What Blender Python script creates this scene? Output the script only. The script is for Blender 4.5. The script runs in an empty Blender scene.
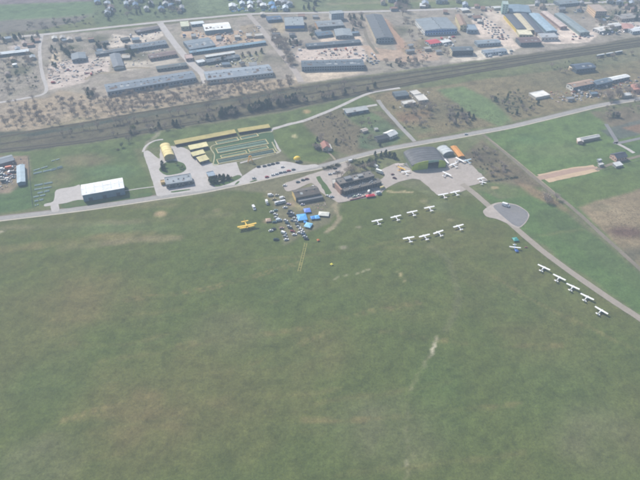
import bpy, math, random
import numpy as np
from mathutils import Vector, Matrix
R = math.radians
scene = bpy.context.scene
col = scene.collection
random.seed(7)

# ------------------------------------------------------------------ camera, sky, sun, exposure
H, PITCH, F = 370.0, R(38.0), 620.0            # height above the field, downward pitch, focal length (640 px wide frame)
cd = bpy.data.cameras.new('camera')
cam = bpy.data.objects.new('camera', cd); col.objects.link(cam)
cd.sensor_fit = 'HORIZONTAL'; cd.sensor_width = 36.0; cd.lens = 36.0*F/640.0
cd.clip_start = 1.0; cd.clip_end = 20000
cam.location = (0, 0, H); cam.rotation_euler = (R(90)-PITCH, 0, 0)
scene.camera = cam

SUN_AZ = R(-42)      # clockwise from +Y (the way the camera looks): light comes from the upper left
SUN_EL = R(43)
w = bpy.data.worlds.new("World"); scene.world = w; w.use_nodes = True
nt = w.node_tree; bg = nt.nodes['Background']
sky = nt.nodes.new('ShaderNodeTexSky'); sky.sky_type = 'NISHITA'; sky.sun_disc = False
sky.sun_elevation = SUN_EL; sky.sun_rotation = SUN_AZ; sky.dust_density = 2.0
nt.links.new(sky.outputs[0], bg.inputs[0]); bg.inputs[1].default_value = 0.10
sd = bpy.data.lights.new('sun', 'SUN'); sd.energy = 4.3; sd.angle = R(0.6); sd.color = (1.0, 0.95, 0.87)
sun = bpy.data.objects.new('sun', sd); col.objects.link(sun)
sun.rotation_euler = Vector((-math.sin(SUN_AZ)*math.cos(SUN_EL), -math.cos(SUN_AZ)*math.cos(SUN_EL), -math.sin(SUN_EL))).to_track_quat('-Z', 'Y').to_euler()
sun.location = (-300, 300, 800)
vs = scene.view_settings
vs.view_transform = 'Standard'; vs.look = 'None'; vs.gamma = 1; vs.exposure = 0.46
scene.cycles.filter_width = 2.0
HAZE_DENSITY = 0.00036
HAZE_COLOR = (0.62, 0.80, 1.0)

# ------------------------------------------------------------------ helpers
def G(px, py, z=0.0):
    """ground (or height z) point of the place seen at photo pixel px, py"""
    cx = (px-320)/F; cy = (240-py)/F
    d = Vector((cx, math.cos(PITCH)+cy*math.sin(PITCH), -math.sin(PITCH)+cy*math.cos(PITCH)))
    t = (z-H)/d.z
    return Vector((d.x*t, d.y*t, z))
def lin(hexs):
    v = [int(hexs[i:i+2], 16)/255 for i in (1, 3, 5)]
    return tuple(((c+0.055)/1.055)**2.4 if c > 0.04045 else c/12.92 for c in v)
def tag(o, label=None, cat=None, group=None, kind=None):
    if label: o['label'] = label
    if cat: o['category'] = cat
    if group: o['group'] = group
    if kind: o['kind'] = kind
    return o
def empty(name, loc=(0, 0, 0), rz=0.0):
    o = bpy.data.objects.new(name, None); col.objects.link(o)
    o.location = loc; o.rotation_euler = (0, 0, rz); o.empty_display_size = 1
    return o
def children(o): return list(o.children)
def copy_tree(o, parent=None):
    c = o.copy(); col.objects.link(c)
    if parent is not None:
        c.parent = parent
    for ch in CH.get(o.name, []):
        d = copy_tree(ch, c)
        CH.setdefault(c.name, []).append(d)
    return c
def where(x, y, P):
    x0 = min(p[0] for p in P); x1 = max(p[0] for p in P); ys_ = [p[1] for p in P]; f = (x-x0)/(x1-x0)
    lo = [q for q in ys_]; yy = (y-min(lo))/(max(lo)-min(lo))
    return ('far ' if yy < .5 else 'near ')+('left' if f < .25 else 'middle left' if f < .5 else 'middle right' if f < .75 else 'right')
CH = {}
class MB:
    def __init__(s): s.v = []; s.f = []; s.m = []
    def add(s, vs, fs, M=None, mi=0):
        b = len(s.v)
        s.v += [tuple(M @ Vector(v)) if M is not None else tuple(v) for v in vs]
        s.f += [tuple(b+i for i in f) for f in fs]; s.m += [mi]*len(fs)
        return s
    def box(s, x0, x1, y0, y1, z0, z1, M=None, mi=0, taper=0.0):
        t = taper
        vs = [(x0,y0,z0),(x1,y0,z0),(x1,y1,z0),(x0,y1,z0),(x0+t,y0+t,z1),(x1-t,y0+t,z1),(x1-t,y1-t,z1),(x0+t,y1-t,z1)]
        return s.add(vs, [(0,3,2,1),(4,5,6,7),(0,1,5,4),(1,2,6,5),(2,3,7,6),(3,0,4,7)], M, mi)
    def prism(s, pts, z0, z1, M=None, mi=0):
        n = len(pts)
        vs = [(p[0], p[1], z0) for p in pts]+[(p[0], p[1], z1) for p in pts]
        return s.add(vs, [tuple(reversed(range(n))), tuple(range(n, 2*n))]+[(i, (i+1) % n, n+(i+1) % n, n+i) for i in range(n)], M, mi)
    def cyl(s, p, q, r0, r1=None, n=8, mi=0, caps=True):
        r1 = r0 if r1 is None else r1
        p = Vector(p); q = Vector(q); d = (q-p).normalized()
        a = d.orthogonal().normalized(); b = d.cross(a)
        vs = []
        for c, r in ((p, r0), (q, r1)):
            for k in range(n):
                t = 2*math.pi*k/n; vs.append(tuple(c+a*(r*math.cos(t))+b*(r*math.sin(t))))
        fs = [(k, (k+1) % n, n+(k+1) % n, n+k) for k in range(n)]
        if caps: fs += [tuple(reversed(range(n))), tuple(range(n, 2*n))]
        return s.add(vs, fs, None, mi)
    def loft(s, rings, mi=0, caps=True):
        n = len(rings[0]); vs = [p for r in rings for p in r]; fs = []
        for i in range(len(rings)-1):
            for k in range(n):
                a = i*n+k; b = i*n+(k+1) % n
                fs.append((a, b, b+n, a+n))
        if caps: fs += [tuple(reversed(range(n))), tuple(range(len(vs)-n, len(vs)))]
        return s.add(vs, fs, None, mi)
    def mesh(s, name, mats):
        me = bpy.data.meshes.new(name); me.from_pydata(s.v, [], s.f)
        for m in (mats if isinstance(mats, (list, tuple)) else [mats]): me.materials.append(m)
        if any(s.m): me.polygons.foreach_set('material_index', s.m)
        me.update(); return me
    def build(s, name, mats, parent=None):
        o = bpy.data.objects.new(name, s.mesh(name, mats)); col.objects.link(o)
        if parent is not None:
            o.parent = parent; CH.setdefault(parent.name, []).append(o)
        return o

# ------------------------------------------------------------------ materials
MATS = {}
def mat(hexs, rough=0.85, var=0.18, scale=0.35, kind='', metal=0.0):
    key = (hexs, rough, var, scale, kind)
    if key in MATS: return MATS[key]
    m = bpy.data.materials.new('paint_'+hexs[1:]); m.use_nodes = True
    t = m.node_tree; b = t.nodes['Principled BSDF']
    b.inputs['Roughness'].default_value = rough; b.inputs['Metallic'].default_value = metal
    tc = t.nodes.new('ShaderNodeTexCoord'); src = tc.outputs['Object']
    n = t.nodes.new('ShaderNodeTexNoise'); n.inputs['Scale'].default_value = scale; n.inputs['Detail'].default_value = 6; n.inputs['Roughness'].default_value = 0.65
    oi = t.nodes.new('ShaderNodeObjectInfo')
    va = t.nodes.new('ShaderNodeVectorMath'); va.operation = 'ADD'
    sc = t.nodes.new('ShaderNodeVectorMath'); sc.operation = 'SCALE'; sc.inputs['Scale'].default_value = 37.0
    cb = t.nodes.new('ShaderNodeCombineXYZ')
    for i in range(3): t.links.new(oi.outputs['Random'], cb.inputs[i])
    t.links.new(cb.outputs[0], sc.inputs[0]); t.links.new(sc.outputs[0], va.inputs[1]); t.links.new(src, va.inputs[0])
    t.links.new(va.outputs[0], n.inputs['Vector'])
    mr = t.nodes.new('ShaderNodeMapRange'); mr.inputs['From Min'].default_value = 0.3; mr.inputs['From Max'].default_value = 0.7
    mr.inputs['To Min'].default_value = 1-var*1.5; mr.inputs['To Max'].default_value = 1+var
    t.links.new(n.outputs['Fac'], mr.inputs['Value'])
    val = mr.outputs[0]
    if kind == 'corr':
        wv = t.nodes.new('ShaderNodeTexWave'); wv.inputs['Scale'].default_value = 0.6; wv.inputs['Distortion'].default_value = 0.3
        t.links.new(src, wv.inputs['Vector'])
        m2 = t.nodes.new('ShaderNodeMapRange'); m2.inputs['To Min'].default_value = 0.9; m2.inputs['To Max'].default_value = 1.06
        t.links.new(wv.outputs['Fac'], m2.inputs['Value'])
        mm = t.nodes.new('ShaderNodeMath'); mm.operation = 'MULTIPLY'
        t.links.new(val, mm.inputs[0]); t.links.new(m2.outputs[0], mm.inputs[1]); val = mm.outputs[0]
    hv = t.nodes.new('ShaderNodeHueSaturation'); hv.inputs['Color'].default_value = (*lin(hexs), 1)
    t.links.new(val, hv.inputs['Value'])
    t.links.new(hv.outputs[0], b.inputs['Base Color'])
    MATS[key] = m; return m
def ground_mat(name, hexs=None, rough=0.95, attr=None, scales=((0.02, .10), (0.12, .14), (0.7, .16)), mix=None, mixamt=0.5):
    m = bpy.data.materials.new(name); m.use_nodes = True
    t = m.node_tree; b = t.nodes['Principled BSDF']; b.inputs['Roughness'].default_value = rough
    b.inputs['Specular IOR Level'].default_value = 0.15
    tc = t.nodes.new('ShaderNodeTexCoord')
    if attr:
        a = t.nodes.new('ShaderNodeAttribute'); a.attribute_name = attr; c = a.outputs['Color']
    else:
        a = t.nodes.new('ShaderNodeRGB'); a.outputs[0].default_value = (*lin(hexs), 1); c = a.outputs[0]
    for i, (s, v) in enumerate(scales):
        n = t.nodes.new('ShaderNodeTexNoise'); n.inputs['Scale'].default_value = s; n.inputs['Detail'].default_value = 4
        n.inputs['Roughness'].default_value = 0.7
        t.links.new(tc.outputs['Object'], n.inputs['Vector'])
        mr = t.nodes.new('ShaderNodeMapRange'); mr.inputs['From Min'].default_value = 0.3; mr.inputs['From Max'].default_value = 0.7
        mr.inputs['To Min'].default_value = 1-v; mr.inputs['To Max'].default_value = 1+v
        t.links.new(n.outputs['Fac'], mr.inputs['Value'])
        h = t.nodes.new('ShaderNodeHueSaturation'); t.links.new(mr.outputs[0], h.inputs['Value']); t.links.new(c, h.inputs['Color']); c = h.outputs[0]
    if mix:
        n = t.nodes.new('ShaderNodeTexNoise'); n.inputs['Scale'].default_value = 0.055; n.inputs['Detail'].default_value = 8; n.inputs['Roughness'].default_value = 0.72
        t.links.new(tc.outputs['Object'], n.inputs['Vector'])
        mr = t.nodes.new('ShaderNodeMapRange'); mr.inputs['From Min'].default_value = 0.48; mr.inputs['From Max'].default_value = 0.72
        mr.inputs['To Max'].default_value = mixamt; t.links.new(n.outputs['Fac'], mr.inputs['Value'])
        mx = t.nodes.new('ShaderNodeMixRGB'); t.links.new(mr.outputs[0], mx.inputs[0]); t.links.new(c, mx.inputs[1]); mx.inputs[2].default_value = (*lin(mix), 1); c = mx.outputs[0]
    t.links.new(c, b.inputs['Base Color'])
    bn = t.nodes.new('ShaderNodeTexNoise'); bn.inputs['Scale'].default_value = 0.9; bn.inputs['Detail'].default_value = 5
    t.links.new(tc.outputs['Object'], bn.inputs['Vector'])
    bp = t.nodes.new('ShaderNodeBump'); bp.inputs['Strength'].default_value = 0.35; bp.inputs['Distance'].default_value = 0.5
    t.links.new(bn.outputs['Fac'], bp.inputs['Height']); t.links.new(bp.outputs[0], b.inputs['Normal'])
    return m

# ------------------------------------------------------------------ the ground sheet (soil and grass colour per vertex)
rng = np.random.RandomState(3)
def vnoise(x, y, cell, seed):
    r = np.random.RandomState(seed); T = r.rand(256, 256)
    u = x/cell; v = y/cell
    i = np.floor(u).astype(int); j = np.floor(v).astype(int); fu = u-i; fv = v-j
    fu = fu*fu*(3-2*fu); fv = fv*fv*(3-2*fv)
    i0 = i % 256; i1 = (i+1) % 256; j0 = j % 256; j1 = (j+1) % 256
    return (T[i0, j0]*(1-fu)+T[i1, j0]*fu)*(1-fv)+(T[i0, j1]*(1-fu)+T[i1, j1]*fu)*fv
def fbm(x, y, cell, seed, o=4, g=0.55):
    s = 0; a = 1; tot = 0
    for k in range(o):
        s = s+a*vnoise(x+17.3*k, y-9.1*k, cell/2**k, seed+k); tot += a; a *= g
    return s/tot
def axis(a, b, step, lo, hi):
    inner = list(np.arange(a, b+0.01, step)); out1 = []; out2 = []
    x = a; s = step
    while x > lo: s *= 1.5; x -= s; out1.append(max(x, lo))
    x = b; s = step
    while x < hi: s *= 1.5; x += s; out2.append(min(x, hi))
    return np.array(out1[::-1]+inner+out2)
xs = axis(-720, 720, 2.6, -3600, 3600); ys = axis(180, 1330, 2.6, -2600, 5200)
X, Y = np.meshgrid(xs, ys, indexing='ij'); nx, ny = X.shape
PX = X.ravel(); PY = Y.ravel()
WX = PX+7*(fbm(PX, PY, 22, 50)-.5); WY = PY+7*(fbm(PX, PY, 22, 60)-.5)
N1 = fbm(PX, PY, 130, 1, 5, 0.6); N2 = fbm(PX, PY, 34, 11, 4, 0.65); N3 = fbm(PX, PY, 6, 21, 2, 0.8)
C = np.zeros((PX.size, 3))
def blend(mask, hexs, nz=0.0):
    global C
    c = np.array(lin(hexs)) if isinstance(hexs, str) else np.array(hexs)
    C = C*(1-mask[:, None])+c[None]*mask[:, None]
def smooth(e0, e1, x):
    t = np.clip((x-e0)/(e1-e0), 0, 1); return t*t*(3-2*t)
def wpts(pts): return np.array([G(*p)[:2] for p in pts])
def seg_dist(P, closed):
    d = np.full(WX.shape, 1e9); n = len(P)
    for k in range(n if closed else n-1):
        a = P[k]; b = P[(k+1) % n]; ab = b-a; L = max((ab**2).sum(), 1e-6)
        t = np.clip(((WX-a[0])*ab[0]+(WY-a[1])*ab[1])/L, 0, 1)
        d = np.minimum(d, np.hypot(WX-a[0]-t*ab[0], WY-a[1]-t*ab[1]))
    return d
def inside(P):
    ins = np.zeros(WX.shape, bool); n = len(P); j = n-1
    for i in range(n):
        xi, yi = P[i]; xj, yj = P[j]
        if yi != yj:
            c = ((yi > WY) != (yj > WY)) & (WX < (xj-xi)*(WY-yi)/(yj-yi)+xi); ins ^= c
        j = i
    return ins
def poly(pts, hexs, a=1.0, f=4.0, nz=0.0):
    P = wpts(pts); d = seg_dist(P, True); s = np.where(inside(P), d, -d)
    m = smooth(-f, f, s)*a
    if nz: m = np.clip(m*(1-nz+2*nz*smooth(.35, .65, N2)), 0, 1)
    blend(m, hexs)
def stroke(pts, wid, hexs, a=1.0, f=2.0, nz=0.0):
    d = seg_dist(wpts(pts), False); m = (1-smooth(wid/2, wid/2+f, d))*a
    if nz: m = np.clip(m*(1-nz+2*nz*smooth(.35, .65, N2)), 0, 1)
    blend(m, hexs)
def blob(px, py, rx, ry, hexs, a=0.6, nz=0.5):
    c = G(px, py); ex = G(px+rx, py); ey = G(px, py-ry)
    r = np.hypot((WX-c.x)/abs(ex.x-c.x), (WY-c.y)/abs(ey.y-c.y)); m = (1-smooth(0.25, 1.0, r))*a
    m = np.clip(m*(1-nz+2*nz*smooth(.3, .7, 0.6*N2+0.4*N1)), 0, 1); blend(m, hexs)
GR_, DRY, BRN, SOIL, SAND = '#5c6a43', '#77714f', '#756751', '#6d6257', '#a8957d'
# outskirts
C[:] = lin('#6f6c52'); blend(smooth(.4, .6, N1), '#666b46')
# industrial land and railway land
poly([(-60,42),(100,31),(250,16),(340,12),(700,2),(700,34),(480,60),(300,84),(180,103),(-60,136)], '#968d82', 1, 4)
blend(smooth(.45, .62, N2)*smooth(620, 700, PY)*0.3, '#87836c')
poly([(-60,95),(0,103),(45,98),(60,90),(104,98),(200,86),(300,78),(300,90),(200,107),(60,128),(-60,140)], '#a0917c', .9, 4, .3)
poly([(-60,134),(34,131),(190,104),(280,88),(480,61),(700,28),(700,37),(454,76),(280,112),(190,125),(90,143),(-60,160)], '#605a48', .95, 3, .25)
poly([(-60,134),(34,131.5),(190,105),(280,89.5),(480,62),(480,64),(280,93),(190,109),(34,136),(-60,140)], '#434a40', .85, 2, .2)
poly([(-60,157),(90,139),(190,121.5),(280,107),(454,74),(454,77),(280,111.5),(190,125),(90,142.5),(-60,161)], '#3b443a', .9, 2, .2)
# far fields
poly([(-80,-12),(92,-5),(95,15),(80,22),(-80,42)], '#6f7a5c', 1, 4)
poly([(-80,-20),(95,-20),(95,1),(-80,7)], '#7b7070', 1, 5)
poly([(-80,9),(92,2),(95,13),(50,17),(-80,24)], '#60744f', 1, 6)
poly([(-80,25),(60,18),(90,15),(80,21),(40,30),(-80,38)], '#746d66', .9, 4)
poly([(285,-10),(700,-20),(700,-3),(480,6),(345,10),(300,11)], '#6f7856', .9, 5)
poly([(325,0),(480,-3),(480,4),(350,9)], '#6c764c', .8, 4)
stroke([(330,4),(420,1),(500,-2)], 8, '#8a8068', .5, 6)
poly([(92,-10),(290,-10),(290,10),(160,20),(95,27)], '#5f6c4c', .9, 4)
poly([(196,-6),(243,-6),(243,12),(200,15)], '#748260', .7, 4)
# pale yards between the works
for p, c, a in [
    ([(103,44),(112,34),(128,36),(163,30),(163,36),(155,41),(130,45),(112,48)], '#cec2b4', .95),
    ([(50,64),(62,62),(88,56),(105,54),(110,60),(108,72),(93,72),(88,82),(60,88),(48,90),(46,75)], '#c6b8ae', .9),
    ([(51,52),(60,52),(61,62),(52,63)], '#dccab0', .95),
    ([(85,57),(105,50),(160,46),(165,50),(130,56),(110,60),(96,63)], '#bdb3a6', .8),
    ([(118,62),(150,60),(176,57),(178,62),(150,68),(120,72)], '#bfb5a6', .8),
    ([(8,46),(30,42),(40,44),(38,50),(10,51)], '#beb2aa', .8),
    ([(183,30),(203,33),(240,30),(250,38),(262,38),(262,42),(215,44),(205,40),(180,37)], '#c2a88e', .85),
    ([(213,40),(226,38),(226,48),(216,49)], '#c8b2a4', .9),
    ([(240,26),(258,24),(262,38),(240,42)], '#9a8a70', .7),
    ([(205,62),(262,52),(262,62),(205,68)], '#8c8a6a', .7),
    ([(270,22),(284,20),(284,34),(272,32)], '#a89a80', .8),
    ([(320,37),(360,35),(364,42),(322,44)], '#d8c4b0', .85),
    ([(300,50),(320,45),(362,44),(366,58),(364,62),(300,62),(290,58)], '#ccbcb0', .95),
    ([(360,45),(372,46),(380,48),(396,50),(420,48),(440,52),(440,60),(402,62),(372,60)], '#b39c88', .85),
    ([(381,17),(388,20),(407,44),(408,52),(398,50),(385,25)], '#a88c78', .95),
    ([(400,44),(427,38),(430,52),(404,54)], '#8d7b62', .7),
    ([(296,73),(340,68),(366,72),(340,78),(310,82),(294,80)], '#cdbda8', .85),
    ([(472,20),(483,16),(500,28),(512,38),(520,48),(508,52),(496,42),(478,38)], '#d4c3b4', .9),
    ([(452,58),(480,50),(508,46),(516,50),(510,54),(480,60),(450,62)], '#d2c8b8', .9),
    ([(483,10),(500,10),(520,36),(510,40),(490,22)], '#cbbcae', .8),
    ([(540,38),(560,28),(568,26),(584,32),(596,36),(590,42),(560,44),(542,44)], '#dccbbd', .95),
    ([(566,26),(584,30),(600,30),(596,38),(570,36)], '#d6c6ba', .8),
    ([(596,24),(640,22),(660,30),(600,34)], '#d0c4b8', .7),
    ([(534,94),(560,90),(600,84),(640,74),(660,76),(660,94),(600,100),(556,106),(540,100)], '#c8b49e', .85),
    ([(598,86),(622,82),(640,86),(640,92),(604,96)], '#bd9f88', .85),
    ]: poly(p, c, a, 2.5, .12)
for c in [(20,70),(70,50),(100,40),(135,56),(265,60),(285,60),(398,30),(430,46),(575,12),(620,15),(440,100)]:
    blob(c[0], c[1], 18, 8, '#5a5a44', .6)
# railway south verge, meadow strips
poly([(-60,162),(90,144),(190,127),(280,113),(370,94),(400,92),(400,100),(300,122),(270,129),(150,148),(128,150),(40,160),(-60,175)], '#5a673c', .95, 3, .1)
poly([(28,158),(130,146),(150,178),(154,192),(90,200),(30,208),(-60,222),(-60,175)], '#56653a', 1, 3)
blob(85,160,40,10,'#736d50',.7); blob(60,178,25,14,'#736c50',.6); blob(110,172,40,10,'#5a7048',.6)
poly([(-60,158),(28,155),(32,180),(10,196),(-60,205)], '#897868', .9, 3, .2)
poly([(-60,200),(12,192),(30,178),(34,208),(-60,222)], '#4c6238', .9, 3)
poly([(275,128),(306,121),(330,124),(345,150),(320,163),(290,160),(272,140)], '#5a6838', .95, 3)
poly([(300,122),(337,109),(384,112),(400,128),(388,146),(350,155),(330,150),(318,138)], '#6e6550', .95, 4, .15)
poly([(345,115),(372,112),(396,127),(380,133),(368,130),(350,122)], '#5c7147', .8, 4, .2)
poly([(362,128),(384,122),(404,134),(396,144),(370,150),(358,148)], '#56684a', .8, 4, .3)
poly([(364,95),(440,86),(480,80),(640,60),(700,52),(700,92),(640,92),(540,116),(420,140),(400,122),(380,104)], '#7d7256', .95, 4)
blob(440,110,50,14,'#646049',.6); blob(500,105,40,14,'#67634b',.6); blob(560,80,60,14,'#66644a',.6); blob(600,65,60,9,'#5e6446',.6)
poly([(436,90),(462,86),(490,100),(512,120),(500,126),(478,118),(455,103)], '#66794c', .95, 5)
blob(395,96,20,9,'#8b775f',.6); blob(410,118,25,7,'#87705a',.6); blob(420,130,22,6,'#6c7350',.6)
poly([(395,112),(430,108),(432,116),(398,122)], '#856a52', .6, 4, .3)
# right-hand fields
poly([(484,135),(530,124),(640,103),(720,90),(720,320),(650,275),(600,234)], '#5b6d3c', 1, 3)
poly([(484,135),(530,124),(600,108),(612,125),(625,148),(598,163),(535,173),(510,152)], '#5d713f', .9, 5)
blob(560,150,55,10,'#6c784c',.5); blob(530,140,30,8,'#567044',.5)
poly([(590,112),(640,104),(700,95),(700,128),(620,133),(606,124)], '#6f6553', .85, 4, .2)
poly([(600,130),(616,140),(720,118),(720,106),(650,118)], '#5a5f57', .9, 2)
poly([(622,128),(720,112),(720,122),(640,134)], '#7c6450', .9, 3)
poly([(620,146),(720,124),(720,140),(628,156)], '#50663c', .9, 3)
poly([(556,187),(640,168),(720,152),(720,196),(640,190),(578,207)], '#5a6838', .8, 4)
poly([(578,207),(640,189),(720,176),(720,330),(660,285),(608,236)], '#83755c', 1, 3)
blob(615,215,38,14,'#a09074',.6); blob(625,232,22,9,'#6a5548',.85,.7); blob(600,208,16,6,'#66654c',.6)
blob(640,255,25,14,'#5f5b49',.7)
poly([(450,165),(482,140),(505,156),(540,186),(520,183),(495,182),(488,181),(470,170)], '#6f6450', .95, 4, .2)
blob(478,158,22,9,'#5f5547',.7); blob(500,172,18,7,'#7f6b58',.5); blob(480,172,12,5,'#5b7049',.7)
poly([(488,183),(540,187),(556,200),(575,210),(560,216),(530,200),(500,196)], '#5c6c3c', .8, 4, .2)
poly([(515,180),(532,186),(560,202),(572,212),(550,212),(535,200)], '#846f58', .7, 4, .2)
# the airfield
AF = [(-120,222),(60,214),(150,203),(235,190),(268,194),(285,245),(330,222),(345,200),(400,184),(430,196),(470,195),(500,212),(545,255),(650,330),(760,420),(760,700),(-200,700),(-200,222)]
poly(AF, '#545e30', 1, 3)
poly([(478,190),(500,198),(530,196),(556,206),(600,240),(660,290),(720,340),(720,380),(640,315),(560,258),(520,228),(505,215)], '#536839', 1, 3)
poly([(535,212),(560,206),(600,238),(640,270),(680,300),(640,292),(580,250),(545,232)], '#515f38', .6, 6)
afm = smooth(-3, 3, np.where(inside(wpts(AF)), 10, -10))
blend(afm*smooth(.40, .72, N1)*.34, '#6c6140')
blend(afm*smooth(.45, .75, N2)*.08, '#766b46')
blend(afm*smooth(.55, .8, fbm(PX, PY, 60, 33))*.2, '#4a5e30')
for b in [(195,400,150,75,'#6e6140',.6),(90,300,110,40,'#6c6340',.45),(320,350,70,40,'#6c6340',.35),(390,430,90,50,'#6b6a50',.4),(230,330,60,30,'#7b7058',.5),
          (40,390,60,60,'#4e6032',.3),(275,300,40,40,'#4e6032',.3),(340,300,60,18,'#4e6032',.3),(440,390,45,60,'#475e30',.45),(560,390,90,60,'#4e6032',.3),(520,300,70,30,'#4e6032',.3),
          (600,440,70,50,'#6c6b4f',.4),(480,210,40,14,'#4e6032',.4),(440,205,20,10,'#66704e',.4),(120,228,100,9,'#66724a',.5),(40,460,60,40,'#6a6a50',.4),(150,205,40,6,'#7a6f52',.4)]:
    blob(*b)
for b in [(161,214,9,4,'#b39b78',.9,.3),(270,196,12,7,'#857a5c',.7,.5),(300,207,8,5,'#a59a70',.8,.3),(292,204,6,5,'#a08a72',.7,.3),(342,248,6,2.2,'#98907a',.9,.3),(215,210,6,3,'#8a8060',.5,.4),
          (268,221,7,3,'#8e7a64',.8,.3),(425,202,6,3,'#8c8662',.5,.4),(430,207,5,3,'#8f8a66',.5,.4),(359,227,4,2,'#9b947c',.8,.3),(2,232,6,2,'#a39c84',.8,.3),(495,187,6,2,'#b49c7c',.9,.3),(512,151,5,2,'#8d8a68',.5,.3),
          (310,204,14,4,'#857c6e',.75,.3),(452,220,5,1.5,'#98906c',.5,.4),(296,136,4,3,'#b0a780',.85,.2),(306,112,6,3,'#a58d68',.8,.3)]:
    blob(*b)
stroke([(-20,252),(20,247),(60,242),(110,236),(150,234)], 4, '#81744f', .4, 7, .5)
stroke([(60,248),(130,240),(180,238)], 3, '#8a7d60', .4, 6, .5)
stroke([(5,228),(80,224),(150,220),(230,214)], 3, '#7e785a', .35, 5, .5)
stroke([(340,200),(335,205),(337,212),(340,218),(334,226),(328,232)], 2.4, '#968a70', .75, 2)
stroke([(388,192),(405,191.5),(412,193)], 1.6, '#a89a78', .8, 1.5)
stroke([(437,337),(433,350),(430,357)], 1.2, '#a59c86', .6, 1.2, .8)
stroke([(436,342),(431,355),(420,372),(411,392)], .6, '#86805f', .25, 1.6, .9)
for q in range(16):
    y_ = 362+q*8.2+rng.rand()*3; x_ = np.interp(y_, [355,372,395,420,450,485], [431,420,410,407,408,407])+rng.randn()*1.2
    stroke([(x_, y_), (x_+rng.randn()*.8, y_+1.5+4*rng.rand())], .6+rng.rand()*.6, '#98937a' if q % 3 == 0 else '#767454', .35, 1.2, .6)
for (x0_, y0_, x1_, y1_) in [(170,345,420,300),(120,300,300,262),(380,330,560,345),(470,262,640,350),(60,420,330,330),(300,420,520,400)]:
    stroke([(x0_, y0_), ((x0_+x1_)/2, (y0_+y1_)/2+6), (x1_, y1_)], .5, '#7a7048', .35, 1.0, .8); stroke([(x0_+1.5, y0_+2.4), ((x0_+x1_)/2+1.5, (y0_+y1_)/2+8.4), (x1_+1.5, y1_+2.4)], .5, '#7a7048', .35, 1.0, .8)
stroke([(436,343),(433.5,350),(432,355)], 1.1, '#bab39c', .85, .8)
stroke([(398,271),(401,275),(404,281)], 1.0, '#a59a70', .8, 1)
stroke([(447,330),(460,300),(450,260),(430,245)], 2, '#6d6c50', .35, 4)
for p in [((334,279),(337,278)),((340,276.8),(342,276.5)),((344,276),(348,276.5)),((358,274),(363,272)),((365,271),(369,270))]:
    stroke(p, .7, '#a8a284', .6, 1)
stroke([(150,128),(158,133),(148,142),(146,150)], 2.5, '#9d9582', .6, 2)
N4 = fbm(PX*.75+PY*.6, (PY*.75-PX*.6)*2.4, 16, 91, 3, .7)
for q in range(26):
    y_ = 236+q*9.5+rng.rand()*5; x_ = rng.rand()*420; L_ = 60+rng.rand()*220; k_ = -.06-.1*rng.rand(); cv = rng.randn()*5
    stroke([(x_, y_), (x_+L_*.5, y_+k_*L_*.5+cv), (x_+L_, y_+k_*L_)], .9, '#7b7149' if q % 2 else '#526038', .13, 3, .9)
for p_ in [(377,223),(396,219.5),(412,215),(429.5,210),(409,241),(425,238.5),(438.5,235),(458.6,229),(543,270),(559,280),(572.5,289.5),(586.8,300),(600.5,313)]:
    blob(p_[0], p_[1], 6, 2.6, '#7a7150', .4, .5)
blob(289, 222, 20, 20, '#726a4c', .5, .6)
fine = (N3-.5)*.5+(N2-.5)*.07+(N4-.5)*.32
C *= (1+fine)[:, None]
# clumpy dark tussocks and bare specks in the rough land north of the runway
rough = np.clip(smooth(560, 620, PY), 0, 1)
C *= (1-0.22*rough*smooth(.55, .75, fbm(PX, PY, 12, 77, 2)))[:, None]
C = np.clip(C, 0.01, 0.8)
me = bpy.data.meshes.new('ground')
V = np.stack([PX, PY, np.zeros_like(PX)], 1)
idx = np.arange(nx*ny).reshape(nx, ny)
q = np.stack([idx[:-1, :-1].ravel(), idx[1:, :-1].ravel(), idx[1:, 1:].ravel(), idx[:-1, 1:].ravel()], 1)
me.vertices.add(len(V)); me.vertices.foreach_set('co', V.ravel().astype('f'))
me.loops.add(q.size); me.loops.foreach_set('vertex_index', q.ravel().astype('i'))
me.polygons.add(len(q)); me.polygons.foreach_set('loop_start', (np.arange(len(q))*4).astype('i')); me.polygons.foreach_set('loop_total', np.full(len(q), 4, 'i'))
me.update(calc_edges=True)
at = me.color_attributes.new('soil', 'FLOAT_COLOR', 'POINT')
at.data.foreach_set('color', np.concatenate([C, np.ones((len(C), 1))], 1).astype('f').ravel())
me.materials.append(ground_mat('ground_soil_and_grass', attr='soil', scales=((0.28, .22), (0.6, .24), (1.6, .25))))
go = bpy.data.objects.new('ground', me); col.objects.link(go); tag(go, kind='structure')

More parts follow.
